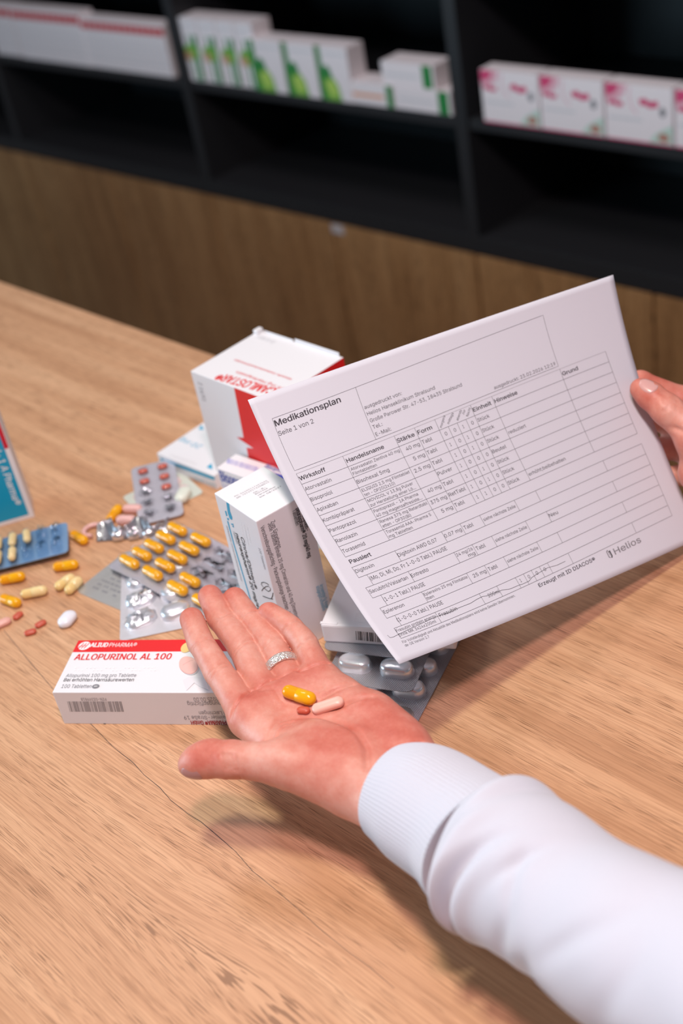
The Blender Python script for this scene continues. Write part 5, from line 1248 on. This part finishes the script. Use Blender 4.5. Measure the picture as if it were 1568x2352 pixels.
# thumb
TH = [hp(92, 1146, .0800), hp(185, 1116, .0830), hp(338, 1110, .0850), hp(640, 1130, .0835), hp(1020, 1230, .0760)]
th = fld.D.copy(); TR = (.0068, .0098, .0106, .0128, .0175)
for k in range(4): fld.cone(th, TH[k], TR[k], TH[k + 1], TR[k + 1], .006)
fld.cone(th, hp(230, 1075, .0845), .0085, hp(130, 1112, .0830), .0082, .006)         # thumb pad
full_ = (slice(None),) * 3
fd = fld.D.copy()
for J, key in ((IDX, 'i'), (MID, 'm'), (RNG, 'r'), (PNK, 'p')):
    f1 = fld.D.copy(); r = RAD[key]
    for k in range(4): fld.cone(f1, J[k], r[k], J[k + 1], r[k + 1], .004)
    up_ = np.array([0, 0, .0022])
    for k in (0, 1, 2):                                                              # finger pads
        a, b_ = J[k], J[k + 1]; fld.cone(f1, a + (b_ - a) * (.1 if k == 0 else .32) + up_, r[k] * .93, a + (b_ - a) * .68 + up_, r[k + 1] * .91, .004)
    fld.smin(fd, full_, f1, .0014)
full_ = (slice(None),) * 3
Dh = pal; fld.smin(Dh, full_, fd, .0050); fld.smin(Dh, full_, th, .009)
# creases
fld.begin_grooves()
def cr(pts, wd, dep, z=.088): fld.groove(Dh, [hp(x, y, z) for x, y in pts], wd, dep, (0, 0, 1))
for (a, b_, z) in (((88, 432), (228, 388), .093), ((188, 622), (342, 535), .090), ((176, 600), (330, 515), .090), ((208, 292), (352, 238), .094), ((326, 478), (486, 385), .091), ((318, 462), (476, 370), .091),
                   ((356, 262), (498, 222), .093), ((494, 444), (648, 368), .090), ((638, 336), (748, 284), .093), ((716, 452), (840, 380), .090)):
    cr([a, ((a[0] + b_[0]) / 2 - 4, (a[1] + b_[1]) / 2 + 8), b_], .00085, .0012, z)
cr([(318, 850), (400, 770), (452, 712)], .0012, .0020, .086); cr([(452, 700), (500, 690), (575, 640)], .0012, .0021, .086)
cr([(590, 636), (660, 610), (740, 572)], .0011, .0015, .086); cr([(752, 585), (830, 560), (922, 530)], .0012, .0021, .087)
cr([(560, 1000), (572, 930), (622, 862), (700, 832), (800, 830), (880, 846)], .0018, .0026); cr([(575, 990), (600, 920), (650, 880), (720, 862)], .0012, .0016)
cr([(610, 985), (650, 910), (690, 890)], .0010, .0011)
cr([(880, 846), (1000, 900), (1100, 980), (1160, 1080), (1170, 1200)], .0024, .0020)
cr([(690, 832), (800, 760), (900, 720), (1000, 690), (1072, 655)], .0018, .0022); cr([(830, 790), (980, 790), (1080, 772), (1190, 752)], .0017, .0018)
cr([(520, 700), (600, 690), (640, 740), (760, 800)], .0013, .0008)
cr([(1060, 660), (1035, 690), (960, 705)], .0010, .0008); cr([(1210, 745), (1120, 800)], .0011, .0008)
cr([(1480, 1018), (1400, 1080), (1330, 1180), (1250, 1290), (1150, 1350), (1040, 1385)], .0015, .0020)
cr([(1470, 1040), (1390, 1110), (1340, 1200)], .0012, .0007)
for x in (318, 335, 352, 372, 395): cr([(x, 1185), (x + 6, 1225)], .0008, .0009, .0800)
Dh += fld._g
red = [(J[0] + UP * .007, .0105, .42) for J in (IDX, MID, RNG, PNK)] + [(J[3] + (J[4] - J[3]) * .9 + UP * .011, .013, .30) for J in (IDX, MID, RNG, PNK)]
red += [(hp(990, 1060, .094), .022, .38), (hp(870, 980, .094), .014, .2), (hp(1290, 900, .089), .022, .42), (hp(1080, 760, .090), .018, .18), (hp(1400, 1020, .088), .014, .25), (hp(250, 1040, .094), .011, .40), (hp(130, 1110, .09), .010, .3), (hp(330, 600, .09), .006, .2), (hp(440, 720, .09), .007, .25), (hp(740, 850, .088), .010, .3)]
red += [((J[1] + J[2]) / 2 + UP * .009, .008, -.12) for J in (IDX, MID, RNG)] + [((J[2] + J[3]) / 2 + UP * .010, .009, -.18) for J in (IDX, MID, RNG, PNK)] + [(hp(520, 1060, .098), .012, -.25), (hp(1120, 1130, .09), .02, -.15), (hp(1080, 1440, .08), .02, -.2), (hp(450, 930, .085), .010, -.25)]
hand = skin_object('hand', fld, Dh, red, person, 'open hand with the palm up and pills lying on it')
axn = TH[0] - TH[2]
camdir = (CAM - TH[0]); camdir /= np.linalg.norm(camdir)
o = nail(TH[0] * .66 + TH[1] * .34, axn, R[:, 1] * .58 + camdir * .82, .0140, .0125, .0094, hand, 'thumbnail seen from the side', mat('shaded_fingernail', (.47, .225, .215), .3, coat=.15))  # darker copy of the nail colour: the shade on this thumbnail is painted in
# ring
RINGM = foil_mat('hammered_silver', (.80, .75, .70), .24)
g = NT(RINGM); tc = g.n('ShaderNodeTexCoord'); vo = g.n('ShaderNodeTexVoronoi'); vo.inputs['Scale'].default_value = 900; g.l(tc.outputs['Object'], vo.inputs['Vector'])
bp = g.n('ShaderNodeBump'); bp.inputs['Strength'].default_value = 1; bp.inputs['Distance'].default_value = .0006; g.l(vo.outputs['Distance'], bp.inputs['Height']); g.l(bp.outputs['Normal'], g.b.inputs['Normal'])
ra = RNG[2] - RNG[3]; ra /= np.linalg.norm(ra)
prof = [(-.0033, .0104), (-.0031, .0119), (-.0016, .0123), (.0016, .0123), (.0031, .0119), (.0033, .0104), (.0018, .0101), (-.0018, .0101)]
V = []; F = []; nr = 64
for i in range(nr):
    t = 2 * math.pi * i / nr
    for x, r_ in prof: V.append((x, r_ * math.cos(t), r_ * math.sin(t)))
for i in range(nr):
    for k in range(8):
        a = i * 8 + k; b_ = i * 8 + (k + 1) % 8; c_ = ((i + 1) % nr) * 8; F.append([a, b_, c_ + (k + 1) % 8, c_ + k])
b = MB(); b.add(V, F, RINGM, True); ring = b.build('ring', person)
rc = RNG[3] + (RNG[2] - RNG[3]) * .10 + UP * .0006
qn = Vector(ra + np.array([.18, .0, .0]) * 0).to_track_quat('X', 'Z')
ring.location = Vector(rc) - person.location; ring.rotation_mode = 'QUATERNION'; ring.rotation_quaternion = qn; ring['label'] = 'broad hammered silver ring on the ring finger'

# ---- pills on the palm
hm = hand.data; bvh = BVHTree.FromPolygons([v.co for v in hm.vertices], [p.vertices for p in hm.polygons])
def palm_hit(px, py):
    d = Vector(ray(px, py)).normalized(); h = bvh.ray_cast(Vector(CAM), d); return h[0], h[1]
def palm_pose(a, b_, lift):
    A_, na = palm_hit(*a); B_, nb = palm_hit(*b_); c_ = palm_hit((a[0] + b_[0]) / 2, (a[1] + b_[1]) / 2)
    n = (na + nb + c_[1] * 2 + Vector((0, 0, 2))).normalized(); x = (B_ - A_); x = (x - n * x.dot(n)).normalized(); y = n.cross(x)
    m = Matrix((x, y, n)).transposed(); P_ = (A_ + B_ + c_[0]) / 3; P_.z = max(P_.z, c_[0].z)
    return P_ + n * lift, m.to_quaternion()
HP = lambda x, y: (400 + x / 2.6133, 1320 + y / 2.6133)
l_, q_ = palm_pose(HP(690, 722), HP(820, 770), .0040)
capsule_thing(l_, 0, .0232, .0045, 0, 'y', 'yellow capsule lying in the open palm', None, q_)
l_, q_ = palm_pose(HP(865, 822), HP(995, 775), .0028)
o = pill_mesh(.0205, .0072, .0060, mat('pink_oblong_tablet', (.84, .47, .38), .35), .0003).build('tablet'); o.location = l_; o.rotation_mode = 'QUATERNION'; o.rotation_quaternion = q_
tag(o, 'pink oblong tablet lying in the open palm', 'tablet')
l_, q_ = palm_pose(HP(755, 826), HP(805, 826), .0016)
o = pill_mesh(.0088, .0052, .0034, REDT).build('tablet'); o.location = l_; o.rotation_mode = 'QUATERNION'; o.rotation_quaternion = q_
tag(o, 'small red tablet lying in the open palm', 'tablet')

# ---- sleeve
KNIT = mat('white_sweater_fleece', (.60, .60, .67), .85)
g = NT(KNIT); tc = g.n('ShaderNodeTexCoord'); n3 = g.noise(tc.outputs['Object'], 900, 3, .6); bp = g.n('ShaderNodeBump'); bp.inputs['Strength'].default_value = .25; bp.inputs['Distance'].default_value = .0006
g.l(n3, bp.inputs['Height']); g.l(bp.outputs['Normal'], g.b.inputs['Normal']); g.b.inputs['Sheen Weight'].default_value = .25; g.b.inputs['Subsurface Weight'].default_value = .15; g.b.inputs['Subsurface Radius'].default_value = (.6, .6, .6); g.b.inputs['Subsurface Scale'].default_value = .004
def catmull(P, n):
    P = np.array(P); Q = []
    P2 = np.vstack([2 * P[0] - P[1], P, 2 * P[-1] - P[-2]])
    for i in range(1, len(P2) - 2):
        for t in np.linspace(0, 1, n, endpoint=False):
            a, b_, c_, d_ = P2[i - 1:i + 3]; Q.append(.5 * (2 * b_ + (c_ - a) * t + (2 * a - 5 * b_ + 4 * c_ - d_) * t * t + (3 * b_ - a - 3 * c_ + d_) * t ** 3))
    Q.append(P[-1]); return np.array(Q)
def tube(st, nper, nth, disp, name, m, parent, cap0=True):
    """st rows: x y z, half width, half height; disp(s_mm, theta) adds to the radius. theta 0 = side to the right of travel, pi/2 = up"""
    Q = catmull(st, nper); V = []; L = 0; F = []
    for i, q in enumerate(Q):
        p = q[:3]; d = Q[min(i + 1, len(Q) - 1)][:3] - Q[max(i - 1, 0)][:3]; d /= np.linalg.norm(d)
        if i: L += np.linalg.norm(p - Q[i - 1][:3])
        sd = np.cross(d, UP); sd /= np.linalg.norm(sd); u_ = np.cross(sd, d)
        th_ = np.linspace(0, 2 * np.pi, nth, endpoint=False); a, bz = q[3], q[4]
        rr_ = disp(L * 1000, th_)
        V += list(p + np.outer(np.cos(th_) * (a + rr_), sd) + np.outer(np.sin(th_) * (bz + rr_), u_))
    n = len(Q)
    for i in range(n - 1):
        for k in range(nth): a = i * nth + k; b_ = i * nth + (k + 1) % nth; F.append([a, a + nth, b_ + nth, b_])
    F.append([(n - 1) * nth + k for k in range(nth)])
    b = MB(); b.add(V, F, m, True); o = b.build(name, parent); o.matrix_parent_inverse = Matrix.Translation(-person.location) if parent == person else Matrix.Identity(4)
    return o
def stn(u_, l_, z, hh=None):
    """cross-section from its upper and lower outline in the photo, at height z above the counter"""
    c_ = ((u_[0] + l_[0]) / 2, (u_[1] + l_[1]) / 2); z -= .011; p = on(*c_, z); dep = (R.T @ (p - CAM))[2]
    hw = math.hypot(u_[0] - l_[0], u_[1] - l_[1]) / 2 / FPX * dep
    return [*p, hw * 1.0, (hh or hw * .93)]
ST_ = [stn((968, 1716), (846, 1922), .0755), stn((1044, 1722), (896, 1972), .0780), stn((1134, 1770), (985, 2040), .0820), stn((1205, 1805), (1022, 2100), .0860), stn((1262, 1818), (1058, 2138), .0885),
       stn((1330, 1860), (1130, 2185), .0920), stn((1439, 1937), (1234, 2260), .0975), stn((1568, 1990), (1344, 2350), .1050), stn((1740, 2060), (1500, 2450), .1150), stn((2000, 2160), (1740, 2600), .135), stn((2400, 2300), (2080, 2800), .165)]
gs = lambda x, w_: np.exp(-(x / w_) ** 2)
def wrap(t): return (t + np.pi) % (2 * np.pi) - np.pi
def disp_sleeve(s, t):
    # folds: s in millimetres from the cuff seam, angle round the arm (0 = towards the viewer, pi/2 = up)
    a = wrap(t); r = np.zeros_like(t)
    r += .0060 * gs(s - 9, 9) * (.55 + .45 * np.sin(a + .3)) - .0012 * gs(s, 4)     # fullness over the cuff
    c1 = -4 + 11 * np.maximum(a - .23, 0) ** 1.15                                     # soft fold over the top
    r -= .0042 * gs(s - c1, 6) * gs(a - 1.35, .85)
    c2 = 16 + 11 * np.maximum(a, 0) ** 2 + 3 * np.minimum(a, 0) ** 2                  # deep curved fold on the viewer's side
    r -= .0075 * gs(s - c2, 4.2) * gs(a - .15, .80)
    r += .0034 * gs(s - c2 - 9, 7) * gs(a - .2, .9) + .0022 * gs(s - c2 + 8, 5) * gs(a - .3, .8)
    r -= .0024 * gs(s - 50 - 16 * (a - 1.1), 3.5) * gs(a - 1.15, .35)
    r -= .0020 * gs(s - 56 + 14 * (a - .9), 4) * gs(a - .9, .40)
    r -= .0022 * gs(s - 57 - 10 * (a - .1), 5) * gs(a - .1, .45)
    r -= .0018 * gs(s - 72 - 12 * (a - .0), 5) * gs(a + .15, .40)
    r -= .0020 * gs(s - 100 - 34 * (a - .7), 7) * gs(a - .8, .55)
    r -= .0014 * gs(s - 126 - 20 * (a - .3), 8) * gs(a - .4, .5)
    r += .0009 * np.sin(s * .09 + 2.2 * np.sin(t)) * np.sin(2 * t + s * .02)
    return r
# cuff: ribbed band with a rolled opening
cuff_rows = [ST_[0], ST_[1], ST_[2], ST_[3]]
def ribs(s, t): return .00030 * np.sin(t * 84) - .0010 * gs(s - 0, 3) + .0010 * gs(s - 30, 18)
sleeve = tube(ST_[3:], 16, 160, disp_sleeve, 'sleeve', KNIT, person); sleeve['label'] = 'white sweater sleeve with soft folds'
Q0 = [np.array(r_) for r_ in cuff_rows]
ax0 = Q0[0][:3] - Q0[1][:3]; ax0 /= np.linalg.norm(ax0)
inner = [np.concatenate([Q0[0][:3] - ax0 * .022, [Q0[0][3] - .0042, Q0[0][4] - .0042]]), np.concatenate([Q0[0][:3] - ax0 * .004, [Q0[0][3] - .0042, Q0[0][4] - .0042]]),
         np.concatenate([Q0[0][:3] + ax0 * .0010, [Q0[0][3] - .0024, Q0[0][4] - .0024]])]
lastc = Q0[3].copy(); lastc[3:] -= .001
rows_ = inner + [Q0[0], Q0[1], Q0[2], lastc]
cuff = tube(rows_, 8, 336, lambda s, t: .00022 * np.sin(t * 84), 'cuff', KNIT, sleeve); cuff['label'] = 'finely ribbed cuff'
cuff.data.polygons[-1].use_smooth = False

# ---- hand holding the sheet, at the right edge
def pp(px, py, dz, depth): return at(px, py, depth + dz)
dp = lambda px, py, d: at(px, py, d)
cp = R.T @ (psurf(290., 88.) - CAM); dP = float(cp[2])
T2 = [dp(1471, 893, dP - .0105), dp(1492, 908, dP - .0125), dp(1530, 940, dP - .0185), dp(1600, 1000, dP - .024), dp(1690, 1090, dP - .030)]
T2R = (.0082, .0098, .0112, .0138, .0190)
I2 = [dp(1420, 888, dP + .014), dp(1470, 878, dP + .0145), dp(1568, 918, dP + .015), dp(1680, 985, dP + .016)]
M2 = [dp(1440, 960, dP + .022), dp(1500, 958, dP + .024), dp(1600, 1005, dP + .026), dp(1700, 1070, dP + .024)]
N2 = [dp(1470, 1030, dP + .024), dp(1530, 1030, dP + .026), dp(1620, 1050, dP + .022), dp(1710, 1085, dP + .010)]
P2_ = [dp(1510, 1090, dP + .020), dp(1560, 1092, dP + .020), dp(1630, 1105, dP + .012), dp(1715, 1118, dP - .005)]
WR2 = dp(1890, 1090, dP - .075); FA2 = dp(2220, 1090, dP - .20)
allp = np.array(T2 + I2 + M2 + N2 + P2_ + [WR2, FA2]); f2 = Field(allp.min(0) - .03, allp.max(0) + .03, .00125)
pal = f2.D.copy()
for J, r0, r1 in ((I2, .0105, .0150), (M2, .0105, .0155), (N2, .0100, .0150), (P2_, .0095, .0145)): f2.cone(pal, J[3], r0, WR2 + (J[3] - WR2) * .25, r1, .012)
f2.cone(pal, T2[3] + (T2[4] - T2[3]) * .15, .0150, T2[4], .0200, .012); f2.cone(pal, dp(1608, 1085, dP - .016), .0165, dp(1730, 1110, dP - .040), .0200, .014); f2.cone(pal, T2[4], .0200, WR2, .0230, .014); f2.cone(pal, WR2, .0240, FA2, .0280, .014)
f2.cone(pal, T2[3], .0125, I2[3], .0110, .014)
for J, rs in ((I2, (.0078, .0086, .0098, .0108)), (M2, (.0080, .0088, .0098, .0108)), (N2, (.0075, .0082, .0092, .0102)), (P2_, (.0066, .0072, .0080, .0092))):
    f1 = f2.D.copy()
    for k in range(3): f2.cone(f1, J[k], rs[k], J[k + 1], rs[k + 1], .004)
    f2.smin(pal, full_, f1, .005)
th2 = f2.D.copy()
for k in range(4): f2.cone(th2, T2[k], T2R[k], T2[k + 1], T2R[k + 1], .005)
f2.smin(pal, full_, th2, .007)
f2.begin_grooves()
tocam = CAM - T2[1]; tocam /= np.linalg.norm(tocam)
def cr2(pts, wd, dep, d_): f2.groove(pal, [dp(x, y, d_) for x, y in pts], wd, dep, tocam)
for i, x in enumerate((1521, 1530, 1540, 1549)): cr2([(x, 897 + i * 4), (x + 5, 912 + i * 4), (x + 4, 928 + i * 4)], .0012, .0011, dP - .026)
cr2([(1522, 945), (1532, 938), (1538, 925)], .0013, .0010, dP - .026); cr2([(1532, 985), (1550, 982), (1580, 996)], .0016, .0022, dP - .030)
pal += f2._g
red2 = [(dp(1490, 915, dP - .02), .012, .35), (dp(1560, 1060, dP - .03), .02, .15), (dp(1545, 930, dP - .03), .012, -.25), (dp(1562, 990, dP - .03), .012, -.1), (dp(1520, 865, dP), .03, .35)]
hand2 = skin_object('hand', f2, pal, red2, person, 'hand gripping the sheet of paper, thumb on top')
axn = T2[0] - T2[2]
nail(T2[1] + (T2[0] - T2[1]) * .50, axn, tocam * .72 - R[:, 1] * .70, .0150, .0135, .0101, hand2, 'thumbnail pressing on the paper')
cw = (WR2 * .35 + FA2 * .65)
mk = lambda p, a: [*p, a, a * .92]
e2 = FA2 + (FA2 - WR2) * 1.6
tube([mk(WR2 + (FA2 - WR2) * .45, .036), mk(WR2 + (FA2 - WR2) * .8, .039), mk(FA2, .043), mk(FA2 + (FA2 - WR2) * .7, .046), mk(e2, .050)], 10, 72, lambda s, t: .001 * np.sin(s * .1 + t * 2), 'sleeve', KNIT, person)
